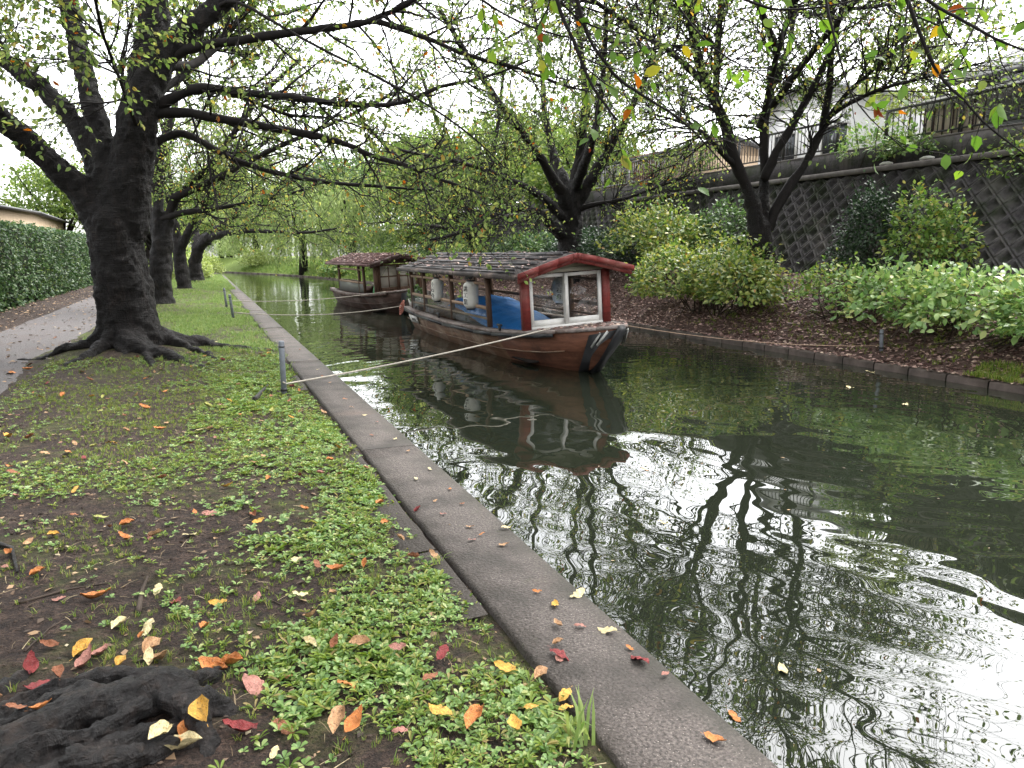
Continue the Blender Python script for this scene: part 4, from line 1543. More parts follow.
far_woods()
G2 = 'bushes along the far reach of the canal'
for i, (x, y, s, leaf, lab) in enumerate([
        (-.6, 47.5, .75, 'leaf_lime', 'rounded light bush past the leaning cherry on the near bank'),
        (-1.6, 53, .9, 'leaf_shrub', 'olive bush behind the rounded light bush on the near bank'),
        (.2, 60, .8, 'leaf_lime', 'pale bush at the water edge where the near bank ends'),
        (4.9, 74, .9, 'leaf_lime', 'pale bush at the far water edge under the willows'),
        (8.0, 50, .55, 'leaf_shrub', 'low bush on the grassy point of the far bank'),
        (10.6, 46.5, .9, 'leaf_far', 'dense bush behind the grassy point of the far bank'),
        (3.0, 84, 1.2, 'leaf_willow', 'light green bush closing the view at the end of the water'),
        (-2.2, 84, 1.6, 'leaf_lime', 'big lime bush left of the water end'),
        (7.5, 88, 2.0, 'leaf_far', 'big bush under the trees behind the willows'),
        (13.5, 72, 2.2, 'leaf_far', 'big bush right of the dark tree behind the willow'),
        (12.5, 58, 1.3, 'leaf_ever', 'dark bush between the two nearer willows'),
        (-6.5, 90, 2.4, 'leaf_ever', 'broad dark bush at the left of the far bend'),
        (1.0, 112, 3.4, 'leaf_ever', 'largest dark bush under the trees straight beyond the bend'),
        (14.5, 104, 3.4, 'leaf_ever', 'large dark bush far behind the willows'),
        (13.6, 49, 1.6, 'leaf_far', 'tall bush behind the trailing shrub and the far boat'),
        (14.5, 56, 2.0, 'leaf_ever', 'dark bush up the bank behind the grassy point'),
        (20, 78, 2.8, 'leaf_far', 'large bush on the skyline between the willows and the forked cherry'),
        (13.0, 41, 1.2, 'leaf_ever', 'dark bush behind the roof of the far boat'),
        (-9, 72, 2.2, 'leaf_far', 'large bush past the end of the hedge')]):
    z = f0(x, y) if x > float(far_edge(y)) else 0.0
    shrub('bush', lab, (x, y, z), [(0, 0, .5 * s, 1.5 * s, 1.7 * s, 1.3 * s, .6), (.4 * s, 1.0 * s, .4 * s, 1.2 * s, 1.3 * s, 1.0 * s, .4)], leaf, (.14, .22), 2600, 6, 'bush', G2, LQ)


# ------------------------------------------------------------------ boats
def text_mesh(body, size, extr=.002):
    c = bpy.data.curves.new('text', 'FONT')
    c.body = body
    c.size = size
    c.align_x = 'CENTER'
    c.align_y = 'CENTER'
    c.extrude = extr
    c.resolution_u = 3
    o = bpy.data.objects.new('text', c)
    COL.objects.link(o)
    bpy.context.view_layer.update()
    dg = bpy.context.evaluated_depsgraph_get()
    me = bpy.data.meshes.new_from_object(o.evaluated_get(dg))
    bpy.data.objects.remove(o)
    bpy.data.curves.remove(c)
    V = np.array([v.co[:] for v in me.vertices]).reshape(-1, 3)
    F = [tuple(p.vertices) for p in me.polygons]
    bpy.data.meshes.remove(me)
    return V, F


def boat(name, label, loc, roll, Lh, front, posts, hullA, hullB, roofm, polem, gab, kind):
    t = thing(name, label, 'boat', loc, (0, R_(-roll), R_(-.3 if kind == 1 else 3.0)), group='roofed river boats')
    # hull stations: y, gunwale half beam, gunwale z, chine half beam, chine z, keel z
    st = [(0.0, .05, .76, .03, .70, .68), (.25, .25, .725, .05, .48, .46), (.55, .42, .69, .07, .22, .20), (.9, .58, .655, .1, -.02, -.05), (1.3, .7, .62, .2, -.1, -.16),
          (1.9, .82, .58, .36, -.14, -.2), (2.6, .91, .545, .5, -.15, -.22), (3.4, .96, .52, .58, -.15, -.22), (Lh * .6, .97, .49, .7, -.15, -.22), (Lh * .85, .94, .5, .7, -.13, -.2), (Lh, .86, .54, .64, -.05, -.1)]
    a = Acc()
    P = []
    for (y, g, gz_, c, cz, k) in st:
        mg, mz = (g + c) / 2 + .02, (gz_ + cz) / 2
        P += [(-g, y, gz_), (-mg, y, mz), (-c, y, cz), (0, y, k), (c, y, cz), (mg, y, mz), (g, y, gz_)]
    fs, mi = [], []
    for i in range(len(st) - 1):
        for j in range(6):
            fs.append((i * 7 + j, i * 7 + j + 1, i * 7 + 8 + j, i * 7 + 7 + j))
    nfore = 6 * 6
    a.add(P, [q for f in fs[:nfore] for q in f], [4] * nfore, 1)
    a.add(P, [q for f in fs[nfore:] for q in f], [4] * (len(fs) - nfore), 0)
    k = (len(st) - 1) * 7
    a.faces([P[k + j] for j in range(7)], [(0, 1, 2, 3, 4, 5, 6)], 0)
    o = a.build('hull', [hullA, hullB], t)
    md = o.modifiers.new('thick', 'SOLIDIFY')
    md.thickness = .045
    md.offset = 1
    # strakes: raised plank edges along the side
    def edge(i, f, s):
        y, g, gz_, c, cz, kk = st[i]
        mg, mz = (g + c) / 2 + .02, (gz_ + cz) / 2
        if f < .5:
            q = f * 2
            return (s * (g + (mg - g) * q + .052), y, gz_ + (mz - gz_) * q)
        q = (f - .5) * 2
        return (s * (mg + (c - mg) * q + .052), y, mz + (cz - mz) * q)
    for s in (-1, 1):
        a = Acc()
        a.tube([edge(i, .42, s) for i in range(3, len(st))], .011, 5)
        a.build('strake', hullA, t)
        a = Acc()
        for i in range(len(st) - 1):
            p, q = st[i], st[i + 1]
            a.beam((s * (p[1] - .03), p[0], p[2] + .02), (s * (q[1] - .03), q[0] + .001, q[2] + .02), .17 if i > 2 else .1, .045)
        a.build('gunwale', M['grey_wood'], t)
        a = Acc()
        for i in range(3, len(st) - 1):
            p, q = st[i], st[i + 1]
            a.beam((s * (p[1] + .05), p[0], p[2] - .03), (s * (q[1] + .05), q[0] + .001, q[2] - .03), .03, .05)
        a.build('rubbing_strip', M['black_iron'] if kind == 1 else hullB, t)
    # bow deck, planks across
    a = Acc()
    yy = .06
    while yy < front + .1:
        wv = np.interp(yy + .05, [s_[0] for s_ in st], [s_[1] for s_ in st]) - .02
        zz = np.interp(yy + .05, [s_[0] for s_ in st], [s_[2] for s_ in st]) + .03
        a.box((0, yy + .055, zz), (2 * wv, .105, .03))
        yy += .112
    a.build('bow_deck', M['grey_wood'], t)
    # floor inside
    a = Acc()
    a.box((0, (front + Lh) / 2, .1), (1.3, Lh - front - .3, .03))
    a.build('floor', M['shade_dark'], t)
    # stem: black iron bands
    a = Acc()
    a.beam((0, -.05, .76), (0, .92, -.08), .12, .1, up=(0, -.6, -.6))
    for s in (-1, 1):
        a.faces([(s * .065, -.02, .74), (s * .34, .3, .66), (s * .2, .95, .02), (s * .07, .95, -.1), (s * .05, 0, .74), (s * .31, .32, .65), (s * .17, .97, .03), (s * .05, .97, -.1)],
                [(0, 1, 2, 3), (4, 7, 6, 5), (0, 4, 5, 1), (1, 5, 6, 2), (2, 6, 7, 3), (3, 7, 4, 0)])
    a.build('stem_guard', M['black_iron'], t)
    if kind == 1:
        for s in (-1, 1):
            a = Acc()
            for (y0_, z0_, y1_, z1_) in ((.08, .72, .3, .5), (.2, .69, .42, .46)):
                x0_ = s * (.1 + y0_ * .45)
                x1_ = s * (.12 + y1_ * .25)
                a.beam((x0_ + s * .03, y0_ - .02, z0_), (x1_ + s * .03, y1_ - .02, z1_), .012, .035)
            a.build('stem_stripe', M['white_mark'], t)
    # roof profile (half): slightly arched
    hw, ze, zr = 1.0, 1.52, 1.775
    prof = [(-hw, ze), (-hw * .66, ze + .094), (-hw * .33, ze + .184), (-hw * .08, zr - .014), (0, zr), (hw * .08, zr - .014), (hw * .33, ze + .184), (hw * .66, ze + .094), (hw, ze)]
    y0, y1 = front - .34, Lh - .05
    a = Acc()
    nseg = 9
    ys = np.linspace(y0, y1, nseg)
    top = [(x, y, z + .02 * math.sin(y * 1.3 + x * 2)) for y in ys for x, z in prof]
    bot = [(x, y, z - .05) for y in ys for x, z in prof]
    n = len(prof)
    fs = []
    B = len(top)
    for i in range(nseg - 1):
        for j in range(n - 1):
            fs.append((i * n + j, i * n + j + 1, (i + 1) * n + j + 1, (i + 1) * n + j))
            fs.append((B + i * n + j, B + (i + 1) * n + j, B + (i + 1) * n + j + 1, B + i * n + j + 1))
        fs.append((i * n, (i + 1) * n, B + (i + 1) * n, B + i * n))
        fs.append((i * n + n - 1, B + i * n + n - 1, B + (i + 1) * n + n - 1, (i + 1) * n + n - 1))
    for j in range(n - 1):
        fs.append((j, B + j, B + j + 1, j + 1))
        e = (nseg - 1) * n
        fs.append((e + j, e + j + 1, B + e + j + 1, B + e + j))
    a.faces(top + bot, fs)
    ro = a.build('roof', roofm, t)
    # lengthwise boards and poles lying on the roof
    a = Acc()
    def rz(x):
        return float(np.interp(x, [p[0] for p in prof], [p[1] for p in prof]))
    k = 0
    for x in np.linspace(-hw + .05, hw - .05, 17):
        if kind == 1:
            r = .01 + .014 * rng.random()
            ya, yb = y0 + .12 + .35 * rng.random() * (k % 3 > 0), y1 - .1 - .9 * rng.random() * (k % 2)
            pts = [(x + .02 * rng.normal(), y, rz(x) + r + .012 + .008 * rng.normal()) for y in np.linspace(ya, yb, 6)]
            a.tube(pts, r, 7)
        else:
            a.beam((x, y0 + .05, rz(x) + .03), (x, y1 - .05, rz(x) + .03), .05, .03)
        k += 1
    if kind == 1:
        for y in (y0 + 2.6, y1 - 1.4):
            a.tube([(-hw - .02, y, ze + .045), (-hw * .5, y + .02, rz(-hw * .5) + .055), (0, y, zr + .06), (hw * .5, y, rz(hw * .5) + .055), (hw + .02, y, ze + .045)], .012, 6)
    a.build('roof_pole' if kind == 1 else 'roof_batten', polem, ro)
    # leaves lying on the roof
    a = Acc()
    nl = 420 if kind == 1 else 800
    xx = (rng.random(nl) * 2 - 1) * (hw - .05)
    yy = y0 + .1 + (y1 - y0 - .2) * rng.random(nl)
    zz = np.interp(xx, [p[0] for p in prof], [p[1] for p in prof]) + .035 + .02 * rng.random(nl)
    A = np.concatenate([rng.normal(size=(nl, 2)), np.zeros((nl, 1))], 1)
    a.scatter(LF[0], LF[1], np.stack([xx, yy, zz], 1), rotmats(A, np.tile([0, 0, 1.0], (nl, 1)) + rng.normal(size=(nl, 3)) * .25), .06 + .05 * rng.random(nl))
    nl = 170
    yy = .1 + (front - .1) * rng.random(nl)
    ww = np.interp(yy, [s_[0] for s_ in st], [s_[1] for s_ in st]) * .9
    xx = (rng.random(nl) * 2 - 1) * ww
    zz = np.interp(yy, [s_[0] for s_ in st], [s_[2] for s_ in st]) + .055
    A = np.concatenate([rng.normal(size=(nl, 2)), np.zeros((nl, 1))], 1)
    a.scatter(LF[0], LF[1], np.stack([xx, yy, zz], 1), rotmats(A, np.tile([0, 0, 1.0], (nl, 1)) + rng.normal(size=(nl, 3)) * .25), .05 + .05 * rng.random(nl))
    lo = a.build('leaf_litter', M['litter_far'], t)
    tag(lo, kind='stuff')
    # gable boards front: two layers
    a = Acc()
    for (dy, up, lowr, th, lap) in ((-.03, .028, -.062, .035, 1.0), (.02, -.055, -.12, .03, .985)):
        for j in range(n - 1):
            (xa, za), (xb, zb) = prof[j], prof[j + 1]
            xa *= lap
            xb *= lap
            q = [(xa, y0 + dy, za + up), (xb, y0 + dy, zb + up), (xb, y0 + dy, zb + lowr), (xa, y0 + dy, za + lowr)]
            q2 = [(p[0], p[1] - th, p[2]) for p in q]
            a.faces(q + q2, [(0, 1, 2, 3), (7, 6, 5, 4), (0, 4, 5, 1), (1, 5, 6, 2), (2, 6, 7, 3), (3, 7, 4, 0)])
    a.build('gable_board', gab, t)
    a = Acc()
    a.beam((-hw - .015, y0 + .03, ze - .03), (-hw - .015, y1, ze - .03), .03, .07)
    a.beam((hw + .015, y0 + .03, ze - .03), (hw + .015, y1, ze - .03), .03, .07)
    a.build('eave_board', roofm, t)
    # posts
    gun = lambda y: float(np.interp(y, [s_[0] for s_ in st], [s_[2] for s_ in st])) + .04
    px = .80
    for s in (-1, 1):
        for y in posts:
            a = Acc()
            zt = rz(px) - .03
            a.box((s * px, y, (gun(y) + zt) / 2), (.075, .085, zt - gun(y)))
            a.build('post', M['post_wood'], t)
    fx0, fx1 = -.66, .60
    for x in (fx0 - .08, fx1 + .08):
        a = Acc()
        zt = rz(x) - .09
        a.box((x, front, (gun(front) + zt) / 2), (.12, .12, zt - gun(front)))
        a.build('corner_post', M['red_paint'] if kind == 1 else M['post_wood'], t)
    a = Acc()
    a.box((-.70, front + .115, (gun(front) + rz(.7) - .1) / 2), (.1, .11, rz(.7) - .1 - gun(front)))
    a.build('post', M['post_wood'], t)
    # top plates and cross beams
    a = Acc()
    for s in (-1, 1):
        a.box((s * px, (front + Lh) / 2, rz(px) - .06), (.07, Lh - front - .1, .08))
    for y in posts:
        a.box((0, y, rz(px) - .075), (2 * px - .08, .06, .06))
    a.build('roof_beam', M['post_wood'], t)
    # side rails and clear panels
    for s in (-1, 1):
        rb = []
        P_ = sorted(posts)
        lo_bay = 0 if s > 0 else (0 if kind == 2 else 0)
        a = Acc()
        ystart = P_[0] if s < 0 else front
        for zz, wd in ((.9, .06), (.71, .035), (1.32, .045)):
            a.box((s * (px + .004), (ystart + P_[-1]) / 2, zz), (.04, P_[-1] - ystart - .02, wd))
        a.build('side_rail', M['rail_wood'] if s < 0 else M['post_wood'], t)
        for y_a, y_b in zip(P_[:-1], P_[1:]):
            a = Acc()
            z0_ = gun((y_a + y_b) / 2) + .02
            a.box((s * (px + .03), (y_a + y_b) / 2, (z0_ + .87) / 2), (.006, y_b - y_a - .09, .87 - z0_))
            a.build('side_panel', M['acrylic'] if kind == 1 else M['mesh_panel'], t)
    # front sliding doors
    fr = M['white_paint'] if kind == 1 else M['post_wood']
    z0_, z1_ = gun(front) + .03, 1.50
    a = Acc()
    a.box((0, front - .02, z1_ + .045), (fx1 - fx0 + .04, .05, .07))
    a.box(((fx0 + fx1) / 2, front - .02, z1_ + .125), (1.1, .03, .085))
    a.build('lintel', M['beige_board'] if kind == 1 else M['brown_paint'], t)
    a = Acc()
    a.box(((fx0 + fx1) / 2, front, z0_ - .01), (fx1 - fx0, .1, .05))
    a.build('door_sill', fr, t)
    mid = (fx0 + fx1) / 2
    for (xa, xb, dy) in ((fx0 + .005, mid + .03, .025), (mid - .03, fx1 - .005, -.022)):
        d = bpy.data.objects
        a = Acc()
        w_ = .06 if kind == 1 else .07
        a.box((xa + w_ / 2, front + dy, (z0_ + z1_) / 2), (w_, .035, z1_ - z0_ - .02))
        a.box((xb - w_ / 2, front + dy, (z0_ + z1_) / 2), (w_, .035, z1_ - z0_ - .02))
        a.box(((xa + xb) / 2, front + dy, z1_ - .035), (xb - xa - 2 * w_, .035, .05))
        a.box(((xa + xb) / 2, front + dy, z0_ + .06), (xb - xa - 2 * w_, .035, .1))
        if kind == 2:
            a.box(((xa + xb) / 2, front + dy, 1.12), (xb - xa - 2 * w_, .03, .04))
            a.box(((xa + xb) / 2, front + dy, (z0_ + z1_) / 2), (.03, .026, z1_ - z0_ - .2))
        fo = a.build('sliding_door', fr, t)
        a = Acc()
        a.box(((xa + xb) / 2, front + dy + .004, (z0_ + z1_) / 2 + .02), (xb - xa - 2 * w_, .008, z1_ - z0_ - .16))
        a.build('pane', M['glass'] if kind == 1 else M['frosted'], fo)
    if kind == 1:
        # small name plate near the stern
        a = Acc()
        yb = Lh - .95
        i0 = len(st) - 3
        g0_, g1_ = .935, .80
        a.box((-.935, yb, .345), (.02, .62, .17), M=Matrix.Rotation(R_(-18), 3, 'Y'))
        sp = a.build('name_plate', M['white_paint'], t)
        a = Acc()
        for q in range(3):
            a.box((-.943, yb - .15 + .12 * q, .345), (.012, .07, .06), M=Matrix.Rotation(R_(-18), 3, 'Y'))
            a.build('plate_lettering', M['ink'], sp)
            a = Acc()
        # iron cleats on the gunwale
        for y in (2.3, 5.8):
            a = Acc()
            a.box((-.93, y, gun(y) + .04), (.03, .05, .09))
            a.box((-.93, y, gun(y) + .09), (.035, .17, .03))
            a.build('cleat', M['black_iron'], t)
    return t, st, gun


B1LOC = (5.43, 9.0, WZ)
b1, st1, gun1 = boat('river_boat', 'red gabled wooden river boat with white sliding doors and hanging lanterns', B1LOC, 3.6, 8.8, 1.62, [3.1, 5.2, 7.2, 8.3],
                     M['hull_brown'], M['hull_red'], M['roof_dark'], M['roof_pole'], M['red_paint'], 1)
B2LOC = (5.78, 21.2, WZ)
b2_, st2, gun2 = boat('river_boat', 'brown roofed wooden river boat with lattice doors moored beyond the red gabled one', B2LOC, 3.0, 7.5, 1.5, [2.7, 3.3, 6.2],
                      M['hull_dark'], M['hull_dark'], M['roof_brown'], M['roof_brown'], M['brown_paint'], 2)


def w1(x, y, z):
    "boat one local to world"
    return np.array((Matrix.Translation(B1LOC) @ b1_rot @ Vector((x, y, z)))[:])


from mathutils import Euler
b1_rot = Euler(b1.rotation_euler).to_matrix().to_4x4()
b2_rot = Euler(b2_.rotation_euler).to_matrix().to_4x4()


def w2_(x, y, z):
    return np.array((Matrix.Translation(B2LOC) @ b2_rot @ Vector((x, y, z)))[:])


def lantern(label, p, r, h, chars, yaw):
    t = thing('paper_lantern', label, 'lantern', p, (0, 0, yaw), group='white paper lanterns on the boat')
    prof = []
    for k in range(13):
        f = k / 12
        q = abs(2 * f - 1)
        prof.append((r * (1 - .42 * max(0, (q - .62) / .38) ** 2), -h / 2 + h * f))
    a = Acc()
    a.lathe(prof, (0, 0, 0), 24)
    a.build('lantern_paper', M['paper'], t, smooth=True)
    for s in (-1, 1):
        a = Acc()
        a.lathe([(r * .56, -.02), (r * .58, 0), (r * .56, .02)], (0, 0, s * (h / 2 + .008)), 18)
        a.build('lantern_ring', M['black_iron'], t)
    a = Acc()
    a.tube([(0, 0, h / 2 + .02), (0, 0, h / 2 + .14)], .006, 5)
    a.build('hanger', M['black_iron'], t)
    # lettering wrapped on the paper, facing local -x
    b = Acc()
    n = len(chars)
    hgt = h * .74
    for i, ch in enumerate(chars):
        V, F = text_mesh(ch, hgt / n * .92, .003)
        zc = hgt / 2 - hgt * (i + .5) / n
        if len(V) == 0:
            continue
        V[:, 0] -= (V[:, 0].max() + V[:, 0].min()) / 2
        V[:, 1] -= (V[:, 1].max() + V[:, 1].min()) / 2
        ang = V[:, 0] / r
        zz = V[:, 1] + zc
        rr = np.interp(zz, [p_[1] for p_ in prof], [p_[0] for p_ in prof]) + .002 + V[:, 2]
        W = np.stack([-rr * np.cos(ang), -rr * np.sin(ang), zz], 1)
        b.faces(W, F)
    if b.v:
        b.build('lettering', M['ink'], t)
    return t


lantern('left white paper lantern lettered 十石舟, nearer the stern', w1(-.86, 6.0, 1.1), .125, .46, '十石舟', R_(22))
lantern('middle white paper lantern hanging by the blue tarpaulin, larger', w1(-.86, 3.85, 1.1), .14, .48, '誂工業', R_(25))
lantern('white paper lantern on the starboard side, seen through the glass doors', w1(.72, 3.4, 1.08), .13, .46, '十石舟', R_(60))


def tarp():
    t = Acc()
    U, V = np.meshgrid(np.linspace(0, 1, 34), np.linspace(0, 1, 20))
    yy = 1.95 + 4.2 * U
    xx = -.6 + 1.2 * V
    zz = .46 + .36 * sstep(.15, .95, U) + .10 * np.sin(V * 3.1) * (1 - .3 * U) - .1 * (1 - sstep(0, .18, V)) + .07 * (fbm(U * 9, V * 6, 3) - .5)
    P = (np.array(b1_rot)[:3, :3] @ np.stack([xx, yy, zz], 0).reshape(3, -1)).reshape(3, *xx.shape)
    t.gridp(P[0] + B1LOC[0], P[1] + B1LOC[1], P[2] + B1LOC[2])
    o = t.build('tarpaulin', M['tarp'], smooth=True)
    md = o.modifiers.new('thick', 'SOLIDIFY')
    md.thickness = .012
    tag(o, 'rumpled bright blue tarpaulin covering the seats inside the red gabled boat', 'tarpaulin')


tarp()

# planter at the stern of the near boat, green bundle in the far one
p = w1(-.62, 8.72, .57)
t = thing('planter', 'small white box of green plants on the stern of the red gabled boat', 'planter', p)
a = Acc()
a.faces([(-.12, -.2, 0), (.12, -.2, 0), (.12, .2, 0), (-.12, .2, 0), (-.15, -.24, .17), (.15, -.24, .17), (.15, .24, .17), (-.15, .24, .17)],
        [(3, 2, 1, 0), (0, 1, 5, 4), (1, 2, 6, 5), (2, 3, 7, 6), (3, 0, 4, 7), (4, 5, 6, 7)])
a.build('box', M['white_paint'], t)
a = Acc()
P, D = blob_shell(260, (0, 0, .2), .17, .26, .28, .3, 3)
a.scatter(LF[0], LF[1], P, rotmats(D + rng.normal(size=D.shape) * .5, D + np.array([0, 0, .8])), .05 + .05 * rng.random(len(P)))
a.build('plant', M['leaf_ever'], t)
p = w2_(-.55, 1.95, .5)
t = thing('green_bundle', 'bright green netting bundle inside the doorway of the far boat', 'bundle', p)
a = Acc()
rough_tube(a, [(0, 0, 0), (0, 0, .15), (.02, .02, .4), (0, 0, .6)], [.2, .22, .18, .06], 12, .25, 9)
a.build('netting', M['green_net'], t, smooth=True)
a = Acc()
a.tube([(.19 * math.cos(q), .19 * math.sin(q), .4) for q in np.linspace(0, 6.2, 14)], .015, 5)
a.build('tie', M['rope'], t)

# ------------------------------------------------------------------ mooring posts and ropes
def steel_post(label, x, y, h, z0, grp, lean=(0, 0)):
    t = thing('mooring_post', label, 'post', (x, y, z0), (R_(lean[0]), R_(lean[1]), 0), group=grp)
    a = Acc()
    a.lathe([(.03, -.3), (.03, h - .01), (.026, h)], (0, 0, 0), 14)
    a.build('tube', M['steel'], t, smooth=False)
    a = Acc()
    a.lathe([(.034, h - .07), (.034, h - .055)], (0, 0, 0), 14)
    a.lathe([(.036, .03), (.036, .06)], (0, 0, 0), 14)
    a.build('collar', M['black_iron'], t)


PG = 'steel mooring posts on the banks'
steel_post('nearest grey steel mooring post on the near bank, tied to the red gabled boat', .75, 8.32, .58, g0(.75, 8.32), PG)
steel_post('second grey steel mooring post, leaning slightly in the bright grass', .62, 18.5, .58, g0(.62, 18.5), PG, (6, -5))
steel_post('farthest grey steel mooring post on the near bank', .6, 22.6, .55, g0(.6, 22.6), PG, (0, -4))
steel_post('short grey steel post on the far bank under the broad light green shrub', 10.15, 8.75, .34, f0(10.15, 8.75), PG, (0, -5))


def rope(name, label, A, B, sag, mat='rope', r=.011, extra=None):
    A = np.array(A, float)
    B = np.array(B, float)
    q = np.linspace(0, 1, 26)
    P = A + (B - A) * q[:, None]
    P[:, 2] -= sag * 4 * q * (1 - q)
    if extra is not None:
        P = np.concatenate([P, extra])
    a = Acc()
    a.tube(P, r, 6)
    tag(a.build(name, M[mat], smooth=True), label, 'rope', 'mooring ropes')


pa = w1(-.62, 1.0, .72)
rope('mooring_rope', 'pale rope from the bow of the red gabled boat to the nearest steel post', pa, (.78, 8.32, .1), .035, extra=[(.75, 8.285, .12), (.72, 8.33, .14), (.76, 8.36, .16)])
rope('mooring_rope', 'pale rope from the stern of the red gabled boat to the near bank', w1(-.85, 9.0, .58), (.62, 18.5, .16), .14)
rope('mooring_rope', 'pale rope from the far boat to the farthest near bank post', w2_(-.6, 1.0, .7), (.6, 22.6, .2), .12)
rope('mooring_rope', 'thin rope from the bow of the red gabled boat across to the far bank', w1(.2, .3, .76), (10.15, 8.75, f0(10.15, 8.75) + .08), .1, 'rail_wood', r=.005)
a = Acc()
c = w1(-.84, 9.05, .6)
for k in range(4):
    qq = np.linspace(0, 6.28, 18)
    a.tube([c + np.array([.05 * math.cos(q) - .06, .09 * math.sin(q), -.05 * k + .1 * math.cos(q)]) for q in qq], .014, 6)
tag(a.build('rope_coil', M['rope_pink'], smooth=True), 'faded red rope coiled on the stern corner of the red gabled boat', 'rope')

# ------------------------------------------------------------------ ground cover
def rosette(k, seed, slim=1.0):
    r = np.random.default_rng(seed)
    V, F = [], []
    for i in range(k):
        an = i * 6.283 / k * 1.0 + r.normal() * .35
        ln = .7 + .5 * r.random()
        up = .25 + .6 * r.random()
        wv = (.24 + .1 * r.random()) * slim
        d = np.array([math.cos(an), math.sin(an), 0])
        s = np.array([-math.sin(an), math.cos(an), 0])
        b = len(V)
        rise = .5 * up * ln
        V += [d * .05, d * ln * .45 + s * wv * .75 + (0, 0, rise), d * ln * .8 + s * wv * .85 + (0, 0, rise * 1.25), d * ln + (0, 0, rise * 1.1), d * ln * .8 - s * wv * .85 + (0, 0, rise * 1.25), d * ln * .45 - s * wv * .75 + (0, 0, rise),
              d * ln * .6 + (0, 0, rise * .85)]
        F += [(b, b + 5, b + 6), (b, b + 6, b + 1), (b + 1, b + 6, b + 2), (b + 2, b + 6, b + 3), (b + 3, b + 6, b + 4), (b + 4, b + 6, b + 5)]
    return np.array(V), F


def tuft(k, seed, spread=.35):
    r = np.random.default_rng(seed)
    V, F = [], []
    for i in range(k):
        an = r.random() * 6.28
        ln = .5 + .6 * r.random()
        lean = .2 + 1.0 * r.random()
        d = np.array([math.cos(an), math.sin(an), 0])
        s = np.array([-math.sin(an), math.cos(an), 0]) * .035
        o = np.array([r.normal(), r.normal(), 0]) * spread * .5
        b = len(V)
        V += [o - s, o + s, o + d * lean * ln * .35 + s * .8 + (0, 0, ln * .6), o + d * lean * ln * .35 - s * .8 + (0, 0, ln * .6), o + d * lean * ln * .9 + (0, 0, ln * (.95 - .25 * lean))]
        F += [(b, b + 1, b + 2, b + 3), (b + 3, b + 2, b + 4)]
    return np.array(V), F


def upright(n, tilt=.25):
    a = rng.random(n) * 6.283
    A = np.stack([np.cos(a), np.sin(a), np.zeros(n)], 1)
    N = np.tile([0, 0, 1.0], (n, 1)) + rng.normal(size=(n, 3)) * tilt * .5
    return rotmats(A, N)


def on_bank(x, y):
    return np.stack([x, y, gz(x, y)], 1)


def root_clear(x, y):
    "away from the nearest roots and the tree feet"
    k = (x + .55) ** 2 / .28 + (y - 2.25) ** 2 / .2 > 1
    for i, (tx, ty) in enumerate(NEAR_TREES):
        k &= (x - tx) ** 2 + (y - ty) ** 2 > (1.0 if i == 0 else .5)
    return k


